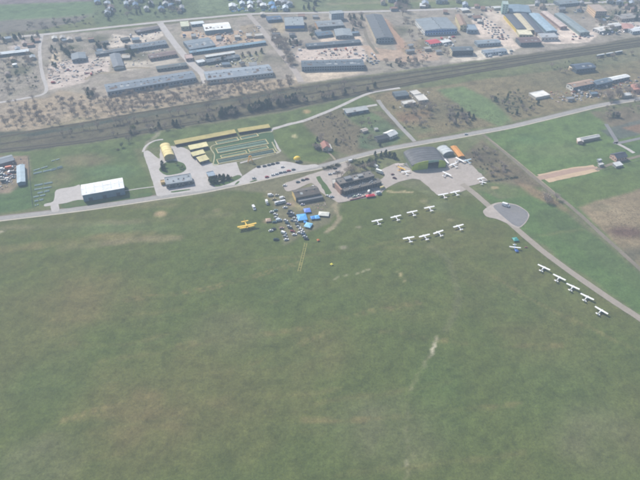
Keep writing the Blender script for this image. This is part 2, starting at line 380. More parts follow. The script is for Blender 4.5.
# ------------------------------------------------------------------ roads, yards, paths (thin sheets)
ZL = [0.02]
def nextz():
    ZL[0] += 0.004; return ZL[0]
def smoothpath(pts, k=6):
    P = [G(*p) for p in pts]; out = []
    for i in range(len(P)-1):
        a = P[max(i-1, 0)]; b = P[i]; c = P[i+1]; d = P[min(i+2, len(P)-1)]
        for j in range(k):
            t = j/k
            out.append(0.5*((2*b)+(c-a)*t+(2*a-5*b+4*c-d)*t*t+(3*b-a-3*c+d)*t**3))
    out.append(P[-1]); return out
def ribbon(name, pts, wid, m, rag=0.0, off=0.0, thick=None, k=6, kind='structure', z=None):
    P = smoothpath(pts, k); z = nextz() if z is None else z; L = []; Rr = []
    for i, p in enumerate(P):
        t = (P[min(i+1, len(P)-1)]-P[max(i-1, 0)]).normalized(); n = Vector((-t.y, t.x, 0))
        w1 = wid/2*(1+rag*random.uniform(-1, 1)); w2 = wid/2*(1+rag*random.uniform(-1, 1))
        L.append(p+n*(off+w1)); Rr.append(p+n*(off-w2))
    b = MB()
    if thick:
        rings = [[(a.x, a.y, 0), (a.x, a.y, thick), (c.x, c.y, thick), (c.x, c.y, 0)] for a, c in zip(L, Rr)]
        b.loft(rings)
    else:
        n = len(L); b.add([(a.x, a.y, z) for a in L]+[(a.x, a.y, z) for a in Rr], [(i, n+i, n+i+1, i+1) for i in range(n-1)])
    o = b.build(name, m); tag(o, kind=kind); return o
def sheet(name, pts, m, rag=1.2, kind='structure'):
    P = [G(*p) for p in pts]
    if name in ('turning_pad', 'lawn', 'yard', 'car_park'):
        N_ = len(P); Q_ = []
        for i in range(N_):
            a, b, c = P[i-1], P[i], P[(i+1) % N_]; e1 = min(.3, 6/max((a-b).length, 1)); e2 = min(.3, 6/max((c-b).length, 1))
            if name == 'turning_pad': e1 = e2 = .3
            p0 = b.lerp(a, e1); p2 = b.lerp(c, e2); Q_ += [p0, p0*.25+b*.5+p2*.25, p2]
        P = Q_
    z = nextz(); out = []
    n = len(P)
    for i in range(n):
        a = P[i]; b = P[(i+1) % n]; L = (b-a).length; s = max(1, int(L/5))
        for j in range(s):
            p = a.lerp(b, j/s); out.append((p.x+(random.uniform(-rag, rag) if j else 0)*.5, p.y+(random.uniform(-rag, rag) if j else 0)*.5, z))
    b = MB(); b.add(out, [tuple(range(len(out)))])
    me_ = b.mesh(name, m)
    import bmesh
    bm = bmesh.new(); bm.from_mesh(me_); bmesh.ops.triangulate(bm, faces=bm.faces); bm.normal_update()
    for f in bm.faces:
        if f.normal.z < 0: f.normal_flip()
    bm.to_mesh(me_); bm.free()
    o = bpy.data.objects.new(name, me_); col.objects.link(o); return tag(o, kind=kind)
ASPH = ground_mat('worn_asphalt', '#9d9a97', scales=((0.03, .08), (0.2, .1), (1.2, .1)), mix='#8d877f', mixamt=.4)
ASPH2 = ground_mat('dark_asphalt', '#7f7e80', scales=((0.05, .1), (0.25, .1), (1.2, .1)), mix='#8b8780', mixamt=.5)
CONC = ground_mat('pale_concrete', '#b8b3b0', scales=((0.05, .08), (0.25, .08), (1.2, .08)), mix='#9f9991', mixamt=.6)
CONC2 = ground_mat('apron_concrete', '#aca39c', scales=((0.05, .08), (0.25, .1), (1.2, .1)), mix='#948a7e', mixamt=.5)
DIRT = ground_mat('sandy_dirt', '#9b8e7a', scales=((0.05, .1), (0.3, .15), (1.2, .12)), mix='#75705a', mixamt=.6)
DIRT2 = ground_mat('packed_dirt', '#80776a', scales=((0.05, .1), (0.3, .15), (1.2, .12)), mix='#6a6a52', mixamt=.7)
BALL = ground_mat('railway_ballast', '#57523f', scales=((0.04, .15), (0.3, .2), (1.2, .15)), mix='#66604c', mixamt=.6)
PLOUGH = ground_mat('ploughed_soil', '#c2aa8e', scales=((0.03, .06), (0.2, .08), (1.0, .1)), mix='#a9927a', mixamt=.5)
GRASS = ground_mat('lawn_grass', '#4f633a', scales=((0.05, .1), (0.3, .15), (1.2, .12)), mix='#746e52', mixamt=.6)
MAIN = [(-60,226),(0,218.5),(50,212.5),(100,206),(160,197),(200,191),(235,184),(265,177.5),(290,172),(320,166.5),(352,157.5),(382,150),(420,142.8),(450,137.6),(480,132),(510,126.5),(540,119.5),(579,110),(602,104.7),(640,98.4),(700,88)]
# fields with a clear edge
sheet('ploughed_field', [(537,174.5),(575,167),(593,164.8),(600,171),(549,182.5)], PLOUGH)
sheet('field', [(536,176.5),(570,169),(597,166.5),(598,168),(571,173.5),(541,180)], ground_mat('darker_soil', '#aa9080', scales=((0.2, .1), (1, .1))))
# railway beds
S_TR = [(-80,163),(0,151),(90,140.5),(190,123.5),(234,116.2),(280,109),(325,100),(370,91),(410,83.5),(454,75.5),(540,61),(640,45.5),(720,33)]
N_TR = [(-80,150),(0,137),(34,131),(62,126.5),(100,120.3),(137,113.4),(190,104.7),(227,99),(280,91),(320,85.5),(400,74.5),(480,63.5),(560,52),(640,40),(720,28)]
M_TR = [(-80,156),(0,144),(90,131),(190,114.5),(280,99),(370,84),(454,70.5),(540,57),(640,43),(720,31)]
ribbon('railway_bed', S_TR, 10, BALL, .2); ribbon('railway_bed', N_TR, 6.5, BALL, .2); ribbon('railway_bed', M_TR, 5.5, BALL, .2)
# roads
ribbon('road', [(-60,46),(0,38.3),(50,33.8),(100,28.3),(160,22),(205,17.8),(250,14),(300,13),(345,12),(420,10),(480,7.5),(560,4),(640,0),(720,-5)], 9, CONC, .05)
ribbon('street', [(160,23),(175,44),(190,62),(202,73),(206,83)], 11, CONC, .08)
ribbon('street', [(248,14),(262,30),(278,50),(295,71),(301,82)], 9, CONC2, .08)
ribbon('street', [(352,13),(362,24),(368,40),(378,54)], 6, DIRT2, .15)
ribbon('dirt_track', [(42,35),(40,46),(40,58),(42.5,75),(46.5,88),(42,94.5),(25,98.2),(0,102.5),(-60,112)], 5, CONC, .12)
ribbon('dirt_track', [(383,20),(390,28),(398,38),(404,48)], 8, ground_mat('orange_dirt', '#a88a74', scales=((0.2, .15), (1, .1))), .2)
ribbon('dirt_track', [(85,80),(96,74),(115,72),(130,68),(150,68)], 5, DIRT, .2)
ribbon('side_road', [(400,88),(370,93),(337,107.6),(306,120),(290,124),(273,129)], 5.5, CONC, .1)
ribbon('side_road', [(343,109.5),(360,107.5),(377,104.7)], 5, CONC, .1)
ribbon('side_road', [(378,100),(385,109.4),(399,125),(414.7,141.6)], 5.5, ASPH, .1)
ribbon('path', [(273,129),(270.5,134),(275,142),(278,148),(279,152),(262,157),(240,163)], 2.6, CONC, .1)
ribbon('path', [(124,191),(140,188.5),(156,186.5)], 1.6, CONC, .05)
ribbon('path', [(143,152),(146,146),(154,141),(163,139.5)], 3, CONC, .15)
ribbon('path', [(326,150),(332,156),(337,162)], 2.4, DIRT, .1)
ribbon('dirt_track', [(482,133.5),(505,152.5),(530,174),(552.5,192.5),(572.5,208),(605,237.5),(650,278),(700,325)], 4.6, DIRT2, .12)
ribbon('dirt_track', [(488,138),(508,153.5),(533,174),(555,192.5)], 1.2, DIRT, .2)
ribbon('dirt_track', [(615,142.5),(625,147.5),(634,153)], 4.5, CONC, .1)
ribbon('side_road', [(606,124),(616,140),(618,143),(660,134),(720,122)], 5, ASPH2, .08)
ribbon('side_road', [(596,170),(612,164),(640,156),(700,143)], 4, DIRT2, .2)
# main road and its pavement
ribbon('verge', MAIN, 10, DIRT2, .2)
mr_ = ribbon('road', MAIN, 7.2, ASPH, .02)
PALE = mat('#bdb5a6', .9, .1, .2)
ribbon('pavement', MAIN, 1.7, PALE, 0, -4.7, thick=.14)
b = MB(); P_ = smoothpath(MAIN, 24); zz = nextz()
for i in range(0, len(P_)-1, 3):
    a = P_[i]; c = P_[i+1]; t = (c-a).normalized(); n = Vector((-t.y, t.x, 0))*.1; c = a+t*min(4.5, (c-a).length)
    b.add([(a+n)[:2]+(zz,), (a-n)[:2]+(zz,), (c-n)[:2]+(zz,), (c+n)[:2]+(zz,)], [(0, 1, 2, 3)])
tag(b.build('road_marking', mat('#c9c6bd')), kind='structure')
# depot yard, parking, aprons
sheet('yard', [(143,152),(148,150),(160,160),(160,147),(172,146),(182,147),(189,150),(196,157),(201,163),(207,160),(212,164),(236,160),(240,172),(243,176),(228,185),(213,189),(170,194.5),(157,197),(155,190),(149,170)], CONC)
sheet('car_park', [(224,186),(243,176),(254,168.5),(262,165),(282,161),(292,162.5),(303,165.5),(316,164),(320,166.5),(300,171),(270,178),(245,184)], CONC)
sheet('yard', [(55,189.5),(75,186.5),(80,184),(82,195),(85,200),(60,204),(44,207),(44,204),(54,202)], CONC)
sheet('yard', [(50,205),(58,202),(60,211),(52,213)], CONC)
sheet('yard', [(282,184),(300,178),(318,172),(330,168),(346,162),(352,164),(346,172),(338,180),(337,192),(345,200),(352,199),(338,203),(334,200),(326,196),(318,190),(312,182),(295,190),(286,192)], CONC2)
sheet('grass_strip', [(316,177),(320,176),(332,193),(327,196)], GRASS)
sheet('yard', [(337,192),(374,184),(386,176),(380,170),(398,162),(412,170),(440,168),(425,176),(398,182),(385,189),(380,195),(350,201),(338,203)], CONC2)
sheet('apron', [(396,176),(411,170.5),(446,168),(448,158),(462,156),(470,163),(488,181),(466,187),(466,190),(461,192),(437,195),(426,185),(420,180)], CONC2)
sheet('apron', [(404,164),(412,170),(450,166),(448,158),(430,150)], ASPH2)
ribbon('taxiway', [(462,184),(475,194),(490,207),(502,216),(520,232),(545,253),(575,275),(610,299),(645,322),(700,360)], 6.8, ground_mat('taxiway_concrete', '#9a9186', scales=((0.04, .06), (0.3, .08), (1.2, .08)), mix='#857c70', mixamt=.5), .04)
sheet('turning_pad', [(482,211),(492,204),(500,202),(517,204.5),(527,211),(530,215.5),(526,223),(519,229),(508,224),(497,219),(486,217)], CONC2)
sheet('turning_pad', [(492,206),(500,203),(516,205),(528,212),(528,219),(520,227.5),(513,225),(500,214)], ASPH2)
sheet('lawn', [(158,170),(164,163),(172,160),(184,163),(187,169),(182,173),(166,176)], GRASS)
sheet('lawn', [(60,205),(78,199.5),(100,201),(150,192.5),(154,194),(150,196.5),(100,203.5),(64,209)], GRASS)
sheet('lawn', [(170,191.5),(190,189),(191,190),(172,193)], GRASS)
sheet('lawn', [(210,183),(224,181),(238,174.5),(243,177),(230,183.5),(216,187.5)], GRASS)
sheet('lawn', [(234,185),(238,181),(240,181.5),(237,184.5)], GRASS)
sheet('lawn', [(249,182),(256,179.5),(258,180.3),(251,182.5)], GRASS)

# ------------------------------------------------------------------ building builder
def rect(FL, FR, BL, h):
    a = G(*FL, h); b = G(*FR, h); c = G(*BL, h)
    e = b-a; g = c-a
    if g.length > e.length:
        v = g.normalized(); u = Vector((v.y, -v.x, 0)); d = g.length; wd = max(3, e.dot(u))
    else:
        u = e.normalized(); v = Vector((-u.y, u.x, 0)); wd = e.length; d = max(3, g.dot(v))
    ce = a+u*wd/2+v*d/2; ce.z = 0
    return ce, math.atan2(u.y, u.x), wd, d
GLASS = mat('#2c3844', .25, .1, .5)
DARK = mat('#35332f', .8)
def building(name, label, cat, FL, FR, BL, h, wall='#a8a296', roof='#6f7276', style='flat', rise=1.6, win=None, group=None, endwall=None, band=None, corr=True, vents=0, doors=0, ridge=None):
    ce, rz, W, D = rect(FL, FR, BL, h)
    root = tag(empty(name, ce, rz), label, cat, group)
    x, y = W/2, D/2; wm = mat(wall, .9, .12, .25); rm = mat(roof, .75, .16, .15, 'corr' if corr else '')
    b = MB()
    along = (W >= D) if ridge is None else ridge == 'x'
    if style == 'flat':
        b.box(-x, x, -y, y, -.3, h)
        r = MB().box(-x-.25, x+.25, -y-.25, y+.25, h+.003, h+.35)
        for s in (-1, 1):
            r.box(-x-.25, x+.25, s*(y+.1)-.15, s*(y+.1)+.15, h+.353, h+.75)
            r.box(s*(x+.1)-.15, s*(x+.1)+.15, -y+.05, y-.05, h+.353, h+.75)
        topz = h+.35
    elif style == 'gable':
        a, c = (x, y) if along else (y, x)
        M = Matrix.Identity(4) if along else Matrix.Rotation(R(90), 4, 'Z')
        b.add([(-a,-c,-.3),(a,-c,-.3),(a,c,-.3),(-a,c,-.3),(-a,-c,h),(a,-c,h),(a,c,h),(-a,c,h),(-a,0,h+rise),(a,0,h+rise)],
              [(0,3,2,1),(0,1,5,4),(2,3,7,6),(1,2,6,9,5),(3,0,4,8,7),(4,5,9,8),(6,7,8,9)], M)
        r = MB(); o = .5; k = rise/c; t = .22
        for s in (-1, 1):
            z0 = h-o*k; vs = [(-a-o, s*(c+o), z0+.03), (a+o, s*(c+o), z0+.03), (a+o, 0, h+rise+.03), (-a-o, 0, h+rise+.03)]
            vs += [(p[0], p[1], p[2]+t) for p in vs]
            fs = [(0,1,2,3),(7,6,5,4),(0,4,5,1),(1,5,6,2),(3,7,4,0)]
            r.add(vs, fs, M)
        r.box(-a-o, a+o, -.25, .25, h+rise+t-.02, h+rise+t+.12, M)
        topz = None
    elif style == 'barrel':
        a, c = (x, y) if along else (y, x)
        M = Matrix.Identity(4) if along else Matrix.Rotation(R(90), 4, 'Z')
        n = 12
        arc = [(-math.cos(math.pi*i/n)*c, h+math.sin(math.pi*i/n)*rise) for i in range(n+1)]
        prof = [(-c, -.3)]+arc+[(c, -.3)]
        b.loft([[(s*(a-.1), p[0]*.985, p[1]-.08) for p in prof] for s in (-1, 1)])
        if M != Matrix.Identity(4): b.v = [tuple(M @ Vector(v)) for v in b.v]
        r = MB(); arc2 = [(p[0]*1.02, p[1]+.3) for p in arc]
        r.loft([[(s*(a+.3), p[0], p[1]) for p in arc+arc2[::-1]] for s in (-1, 1)])
        seg = int(2*a/5)
        for i in range(seg+1):
            xx = -a+i*2*a/max(seg, 1)
            arc3 = [(p[0]*1.035, p[1]+.45) for p in arc]
            r.loft([[(xx+s*.12, p[0], p[1]) for p in arc2+arc3[::-1]] for s in (-1, 1)])
        if not along: r.v = [tuple(M @ Vector(v)) for v in r.v]
        topz = None
    if style == 'shed':
        b.add([(-x,-y,-.3),(x,-y,-.3),(x,y,-.3),(-x,y,-.3),(-x,-y,h-.4),(x,-y,h-.4),(x,y,h+rise),(-x,y,h+rise)], [(0,3,2,1),(0,1,5,4),(1,2,6,5),(2,3,7,6),(3,0,4,7),(4,5,6,7)])
        r = MB(); z0 = h-.36; z1 = h+rise+.04
        vs = [(-x-.4,-y-.4,z0),(x+.4,-y-.4,z0),(x+.4,y+.4,z1),(-x-.4,y+.4,z1)]; vs += [(p[0],p[1],p[2]+.25) for p in vs]
        r.add(vs, [(3,2,1,0),(4,5,6,7),(0,1,5,4),(1,2,6,5),(2,3,7,6),(3,0,4,7)]); topz = None
    b.build('wall', wm, root); roof_o = r.build('roof', rm, root)
    if endwall:
        e = MB().box(-x-.12, -x-.02, -y+.02, y-.02, 0, h-.05).box(-x+.0, -x+1.0, -y-.1, -y-.02, 0, h-.05); e.build('end_wall', mat(endwall, .9, .08), root)
    if band:
        hb, z0, z1 = band
        MB().box(-x+.05, x-.05, -y-.16, -y-.02, z0*h, z1*h).build('fascia', mat(hb, .6, .06), root)
    if style in ('gable', 'flat') and W*D > 350 and along and cat in ('factory', 'building', 'office'):
        pr = random.Random(int(W*10)); mm_ = MB(); k_ = rise/y if style == 'gable' else 0
        for i in range(int(W*D/160)):
            xc = pr.uniform(-x+3, x-3); w2 = pr.uniform(1, 2.6); ya_ = -y+pr.uniform(.3, .5)*y; yb_ = ya_+pr.uniform(1.5, max(2, y*.45)); yb_ = min(yb_, -.6)
            zf = (lambda yy: h+rise-abs(yy)*k_+.32) if style == 'gable' else (lambda yy: h+.42)
            if yb_-ya_ > .8: mm_.add([(xc-w2, ya_, zf(ya_)), (xc+w2, ya_, zf(ya_)), (xc+w2, yb_, zf(yb_)), (xc-w2, yb_, zf(yb_)), (xc-w2, ya_, zf(ya_)-.06), (xc+w2, ya_, zf(ya_)-.06), (xc+w2, yb_, zf(yb_)-.06), (xc-w2, yb_, zf(yb_)-.06)], [(0,1,2,3),(4,5,1,0),(5,6,2,1),(6,7,3,2),(7,4,0,3)], None, pr.randrange(2))
        if mm_.v: tag(mm_.build('roof_patch', [mat('#a7abad', .8), mat('#6d5f58', .9)], roof_o), kind='stuff')
    if win:
        rows, sp, ww, wh = win; n = max(1, int((2*x-1.5)/sp)); n2 = max(1, int((2*y-1.5)/sp)); fr = MB(); gl = MB()
        for rr in range(rows):
            zc = h*(rr+.55)/rows
            for i in range(n):
                xc = -x+(i+.5)*2*x/n
                for s in (-1, 1):
                    gl.box(xc-ww/2, xc+ww/2, s*(y+.03)-.05, s*(y+.03)+.05, zc-wh/2, zc+wh/2)
                    fr.box(xc-ww/2-.1, xc+ww/2+.1, s*(y+.1)-.1, s*(y+.1)+.1, zc-wh/2-.17, zc-wh/2-.03)
            for i in range(n2):
                yc = -y+(i+.5)*2*y/n2
                for s in (-1, 1):
                    gl.box(s*(x+.16)-.04, s*(x+.16)+.04, yc-ww/2, yc+ww/2, zc-wh/2, zc+wh/2)
        go_ = tag(gl.build('window', GLASS, root), kind='stuff'); tag(fr.build('window_sill', mat('#c8c4ba'), go_), kind='stuff')
    for i in range(doors):
        xc = -x+(i+.5)*2*x/doors; dw = min(4, 2*x/doors*.6)
        MB().box(xc-dw/2, xc+dw/2, -y-.09, -y-.02, 0, min(h*.8, 4)).build('door', mat('#5a5f66', .6), root)
    if vents:
        v = MB(); rr = random.Random(len(label))
        for i in range(vents):
            if along: xc = -x+(i+.5)*2*x/vents; yc = rr.uniform(-.5, .5)*y*(.9 if style == 'flat' else .05)
            else: xc = rr.uniform(-.5, .5)*x*(.9 if style == 'flat' else .05); yc = -y+(i+.5)*2*y/vents
            z0 = h+(.3 if style == 'flat' else rise); v.box(xc-.8, xc+.8, yc-.6, yc+.6, z0, z0+1.0, taper=.12)
        tag(v.build('roof_vent', mat('#8d8d8a'), roof_o), kind='stuff')
    root['w'] = W; root['d'] = D
    return root, W, D
def wall_piece(root, name, hexs, *a):
    return MB().box(*a).build(name, mat(hexs, .8, .1), root)

exec_list = []
B = building
# --- airfield side
r, W, D = B('warehouse', 'large pale hall with bright white flat roof beside the road at left', 'warehouse', (82.3,195.3),(124,187.8),(81.3,185.2), 8.5, '#7d8f9c', '#f0f2f2', 'gable', 1.2, vents=0, doors=3)
for i in range(5):
    for s in (-1, 1):
        xc = -W/2+(i+.5)*W/5
        MB().box(xc-.7, xc+.7, min(s*1.5, s*(D/2-2.5)), max(s*1.5, s*(D/2-2.5)), 0, .12, Matrix.Translation((0, 0, 9.05)) @ Matrix.Rotation(0, 4, 'X')).build('skylight', mat('#d5dce0', .3), r).rotation_euler = (0, 0, 0)
for ch in CH[r.name]:
    if ch.name.startswith('skylight'):
        s = -1 if sum(v.co.y for v in ch.data.vertices) < 0 else 1
        k = math.atan2(1.2, D/2)
        for v in ch.data.vertices:
            v.co.z = v.co.z-9.05+8.5+1.2-abs(v.co.y)*1.2/(D/2)+.28
r, W, D = B('hangar', 'pale yellow barrel roofed hangar in the corner of the depot yard', 'hangar', (164.5,158),(174.6,156),(160,146.5), 4, '#b9a777', '#ecd99a', 'barrel', 3.6, ridge='y')
B('office_building', 'long grey flat roofed depot building by the round lawn', 'office', (166,185),(192.3,180.8),(164.3,178), 4.5, '#8c8b88', '#8d969e', 'flat', win=(1, 3.2, 1.6, 1.4), vents=5, doors=2)
B('shed', 'small yellow hut at the left end of the grey depot building', 'shed', (161,183),(164.5,182.3),(160.6,180.6), 3, '#c9ab5e', '#b9a070', 'flat')
B('shed', 'longest of the three pale yellow sheds in the depot yard, nearest the garages', 'shed', (190.2,149.5),(208,145.8),(189.2,146.2), 4, '#4b4a42', '#e6dba6', 'shed', .8, doors=4)
B('shed', 'middle pale yellow shed with dark front in the depot yard', 'shed', (193,156),(205,152.9),(192.4,152.9), 4, '#4b4a42', '#d8cf9c', 'shed', .8, doors=3)
B('shed', 'front pale yellow shed of three, nearest the grass beds', 'shed', (200,161.7),(209,159),(198.8,157.4), 4, '#4b4a42', '#d6cb98', 'shed', .8, doors=2)
B('kiosk', 'small gatehouse with blue grey roof between yard and hedge', 'kiosk', (208.7,177),(215,174.9),(206.4,172.7), 3.6, '#b09a7c', '#8fa0b0', 'flat', win=(1, 3, 1.5, 1.2))
# garages
for lab, a, c, bl in [('long row of brown fronted garages with straw coloured roof north of the depot', (175.5,144.2),(236,132.6),(174.2,141.2)),
                  ('shorter row of brown fronted garages continuing right of a gap', (239,132),(270,127.2),(238,129.2))]:
    r, W, D = B('garage_row', lab, 'garages', a, c, bl, 3.4, '#54463c', '#b3a566', 'shed', .3, group=None)
    n = int(W/3.1); m = MB(); t = MB()
    for i in range(n):
        xc = -W/2+(i+.5)*W/n; m.box(xc-1.2, xc+1.2, -D/2-.1, -D/2-.02, 0, 2.6)
        t.box(xc-W/n/2-.12, xc-W/n/2+.12, -D/2-.35, D/2, 3.5, 3.85)
    tag(m.build('garage_door', mat('#4a3d36', .8, .3, .2), r), kind='stuff')
r, W, D = B('club_house', 'aeroclub house with dark grey roof and yellow gable beside the parked cars', 'building', (296,197.6),(320,193),(290.4,190.8), 5.5, '#857a68', '#5c5650', 'gable', 1.8, win=(1, 3, 1.4, 1.3), vents=3)
MB().box(-W/2-.22, -W/2-.05, -D/2+.1, D/2-.1, 0, 5.38).build('end_wall', mat('#e0c37e', .9, .08), r)
MB().add([(-W/2-.22, -D/2+.1, 5.4), (-W/2-.22, D/2-.1, 5.4), (-W/2-.22, 0, 7.15), (-W/2-.05, -D/2+.1, 5.4), (-W/2-.05, D/2-.1, 5.4), (-W/2-.05, 0, 7.15)], [(0,2,1),(3,4,5),(0,1,4,3),(1,2,5,4),(2,0,3,5)]).build('gable_wall', mat('#e0c37e', .9, .08), r)
wall_piece(r, 'porch', '#73716c', -W/2+1.5, W/2+1.5, -D/2-5, -D/2-.03, -.2, 3.2)
wall_piece(r, 'porch_roof', '#6d7074', -W/2+1.2, W/2+1.8, -D/2-5.3, -D/2-.05, 3.21, 3.45)
# aeroclub headquarters: three stepped volumes
r, W, D = B('headquarters', 'large stepped grey flat roofed airfield building with dark front', 'building', (340,184.5),(374.5,176),(338.8,178.5), 9, '#6a645c', '#726d68', 'flat', win=(2, 3.2, 1.9, 1.6), corr=False, vents=7)
wall_piece(r, 'wing', '#58544e', -W/2+1, W/2+4, -D/2-9, -D/2-.03, -.2, 5.5)
wall_piece(r, 'wing_roof', '#68645f', -W/2+.7, W/2+4.3, -D/2-9.3, -D/2-.05, 5.51, 5.85)
g = MB()
for i in range(int((W)/3)): g.box(-W/2+2+i*3, -W/2+4.2+i*3, -D/2-9.08, -D/2-9.02, 1.2, 4.6)
tag(g.build('window', GLASS, r), kind='stuff')
wall_piece(r, 'end_wall', '#a8897a', -W/2-2.2, -W/2-.05, -D/2-6, D/2-2, -.2, 6.5)
wall_piece(r, 'penthouse', '#7a7c80', -W/2+8, -W/2+16, -D/2+3, D/2-3, 9.36, 11.6)
wall_piece(r, 'penthouse', '#8f9090', W/2-18, W/2-12, -D/2+3, D/2-4, 9.36, 11.2)
v = MB(); rr = random.Random(4)
for i in range(22):
    xc = rr.uniform(-W/2+2, W/2-2); yc = rr.uniform(-D/2-8, -D/2-1.5); v.box(xc-.8, xc+.8, yc-.4, yc+.4, 5.86, 6.3+rr.random()*.6)
tag(v.build('roof_box', mat('#9a9da0'), r), kind='stuff')
B('porch', 'whitish lean-to block at left end of the grey airfield building', 'annex', (332.5,184),(337,182.5),(332,179.5), 4, '#bdb8b0', '#b8b4ad', 'flat')
# green fronted hangar
def green_hangar():
    a = G(411.8, 170.8); c = G(445.5, 166.8); u = (c-a).normalized(); Wd = (c-a).length
    v = Vector((-u.y, u.x, 0)); D = 31.0; ce = a+u*Wd/2+v*D/2
    r = tag(empty('aircraft_hangar', ce, math.atan2(u.y, u.x)), 'big aircraft hangar with arched dark grey roof and lime green front', 'hangar')
    x, y = Wd/2, D/2; h = 4.8; rise = 5.7; n = 14
    arc = [(-math.cos(math.pi*i/n)*x, h+math.sin(math.pi*i/n)**.85*rise) for i in range(n+1)]
    ox = 6.4; oh = 7.9; off = 5.0
    # body: sides and back
    b = MB(); b.box(-x, -x+.4, -y+.5, y, -.3, h); b.box(x-.4, x, -y+.5, y, -.3, h)
    b.add([(p[0], y, p[1]) for p in [(-x+.4, -.3)]+arc[1:-1]+[(x-.4, -.3)]], [tuple(range(n+1))]); b.build('wall', mat('#6f7a58'), r)
    rf = MB(); arc2 = [(p[0]*1.01, p[1]+.3) for p in arc]
    rf.loft([[(p[0], s, p[1]) for p in arc+arc2[::-1]] for s in (-y+.3, y+.3)])
    for k in range(6):
        yy = -y+3+k*5.0; arc3 = [(p[0]*1.01, p[1]+.42) for p in arc]
        rf.loft([[(p[0], yy+s*.15, p[1]) for p in arc2+arc3[::-1]] for s in (-1, 1)])
    rf.build('roof', mat('#5e5f62', .7, .2, .12, 'corr'), r)
    fz = lambda xx: h+max(0, 1-(xx/x)**2)**.5*rise*.98
    LIME = mat('#b4c44a', .7, .1, .2)
    def panel(x0, x1, zb):
        m = MB(); k = 6; pts = [(x0, zb)]+[(x0+(x1-x0)*i/k, fz(x0+(x1-x0)*i/k)+.5) for i in range(k+1)]+[(x1, zb)]
        m.loft([[(p[0], yy, p[1]) for p in pts] for yy in (-y-.1, -y+.28)]); return m
    panel(-x, off-ox, -.2).build('front_wall', LIME, r); panel(off+ox, x, -.2).build('front_wall', LIME, r)
    panel(off-ox+.01, off+ox-.01, oh).build('lintel', mat('#8fae9a', .6, .1), r)
    for s in range(4):
        x0 = off-ox-12+s*3.0; MB().box(x0+.1, x0+2.9, -y-.32, -y-.12, 0, 6.6).build('door_leaf', mat('#a6b644', .6, .1), r)
    MB().box(off-ox, off+ox, -y-.1, -y+30, .12, .2).build('floor', mat('#7b7d80'), r)
green_hangar()
B('quonset_hut', 'small pale grey barrel roofed hut right of the green hangar', 'hangar', (443.4,155.3),(451.3,150.8),(436.6,149.0), 2.5, '#8a8f8c', '#c3c9ca', 'barrel', 3.2, ridge='y')
B('shed', 'long narrow shed with bright orange roof beside the grey quonset hut', 'shed', (458.8,156.6),(463.6,155.2),(450.8,146.6), 2.8, '#a8865c', '#d0924a', 'gable', .7, ridge='y')
# shed with grey roof, farmhouses
B('barn', 'long low barn with pale grey roof above the brown orchard', 'barn', (346.8,113),(368.5,109.3),(344,110), 4.2, '#6d7f8c', '#a9adad', 'shed', .8, doors=3)
B('farmhouse', 'farmhouse with reddish white roof in the brown orchard', 'house', (323,148.5),(329.5,146),(320.5,143.2), 4, '#c9b8a8', '#9f6f62', 'gable', 3, win=(1, 3, 1.2, 1.2))
B('shed', 'white roofed outbuilding right of the red roofed farmhouse', 'shed', (328,149),(331.5,147.8),(326,144.5), 3, '#d5cfc6', '#d8d4cc', 'gable', 1)
B('shed', 'dark roofed lean-to left of the red roofed farmhouse', 'shed', (316,148),(320,147),(315,145), 2.6, '#5c5650', '#4a4a4a', 'gable', 1)
B('farmhouse', 'house with bright white roof just north of the main road', 'house', (390,136.8),(397.8,133.4),(386,132), 4.4, '#d8d4cc', '#e2e4e2', 'gable', 2.2, win=(1, 3, 1.2, 1.2))
B('barn', 'dark roofed barn touching the white roofed house', 'barn', (377.5,140),(389,137.6),(376,136.2), 3.6, '#7b7a74', '#474c50', 'gable', 1.8)
B('shed', 'tiny hut with pale roof in the garden by the orchard', 'shed', (363,131.5),(368,130),(362,129), 3, '#b9aFa4', '#c9bdb2', 'gable', 1)
B('shed', 'small light grey hut on green garden left of white roofed house', 'shed', (375,129.5),(378,129),(374.5,128), 2.4, '#b9b5aa', '#cfcfc8', 'gable', .8)
# derelict white cluster
for k, (a, c, bl, lab) in enumerate([((414,95),(421,93.5),(409.5,91.5),'upper white roofed block of the small works beyond the orchard'),
    ((419,101),(427,98.5),(414,95.5),'right white roofed block of the small works beyond the orchard'),
    ((404,104.5),(416,102.5),(402,101.5),'lower white roofed block of the small works beyond the orchard')]):
    B('workshop', lab, 'workshop', a, c, bl, 3.8, '#b5b0a6', '#d3d0c9', 'flat', win=(1, 4, 1.4, 1.2))
B('workshop', 'dark blue grey roofed shed beside the white roofed small works', 'workshop', (396,96.5),(409,95),(396,91.5), 4, '#56606a', '#5c6870', 'gable', 1)
# right side farm
B('barn', 'long white roofed farm shed among green fields at right', 'barn', (581.5,140.2),(600,136.5),(580,137.8), 3.6, '#9a8f84', '#d9d6cf', 'gable', 1.4)
B('shed', 'small pinkish shed at the left end of the long farm shed', 'shed', (578,141.5),(583,140.5),(577,138.5), 3.4, '#b59a8c', '#cfc7c2', 'gable', 1.2)
B('farmhouse', 'farmhouse with pinkish gable and dark roof at the lane end', 'house', (617,158.5),(627.5,156.3),(614,153.3), 5, '#d0aea0', '#4c525e', 'gable', 2.6, endwall='#d8b3a3', win=(1, 3, 1.2, 1.2))
B('shed', 'white roofed shed in front of the dark roofed farmhouse', 'shed', (616.5,166),(623,164.5),(615,163), 3, '#a9aaa8', '#dcdedd', 'shed', .6)
B('shed', 'small pale shed left of the dark roofed farmhouse', 'shed', (600,165.2),(604,164.4),(599.5,163.4), 2.6, '#aaa9a4', '#cfd0cc', 'flat')
B('shed', 'tiny grey hut by the brown ploughed strip', 'shed', (599,160.8),(602,160),(598.6,159.2), 2.5, '#a2a6a8', '#c0c6c8', 'flat')
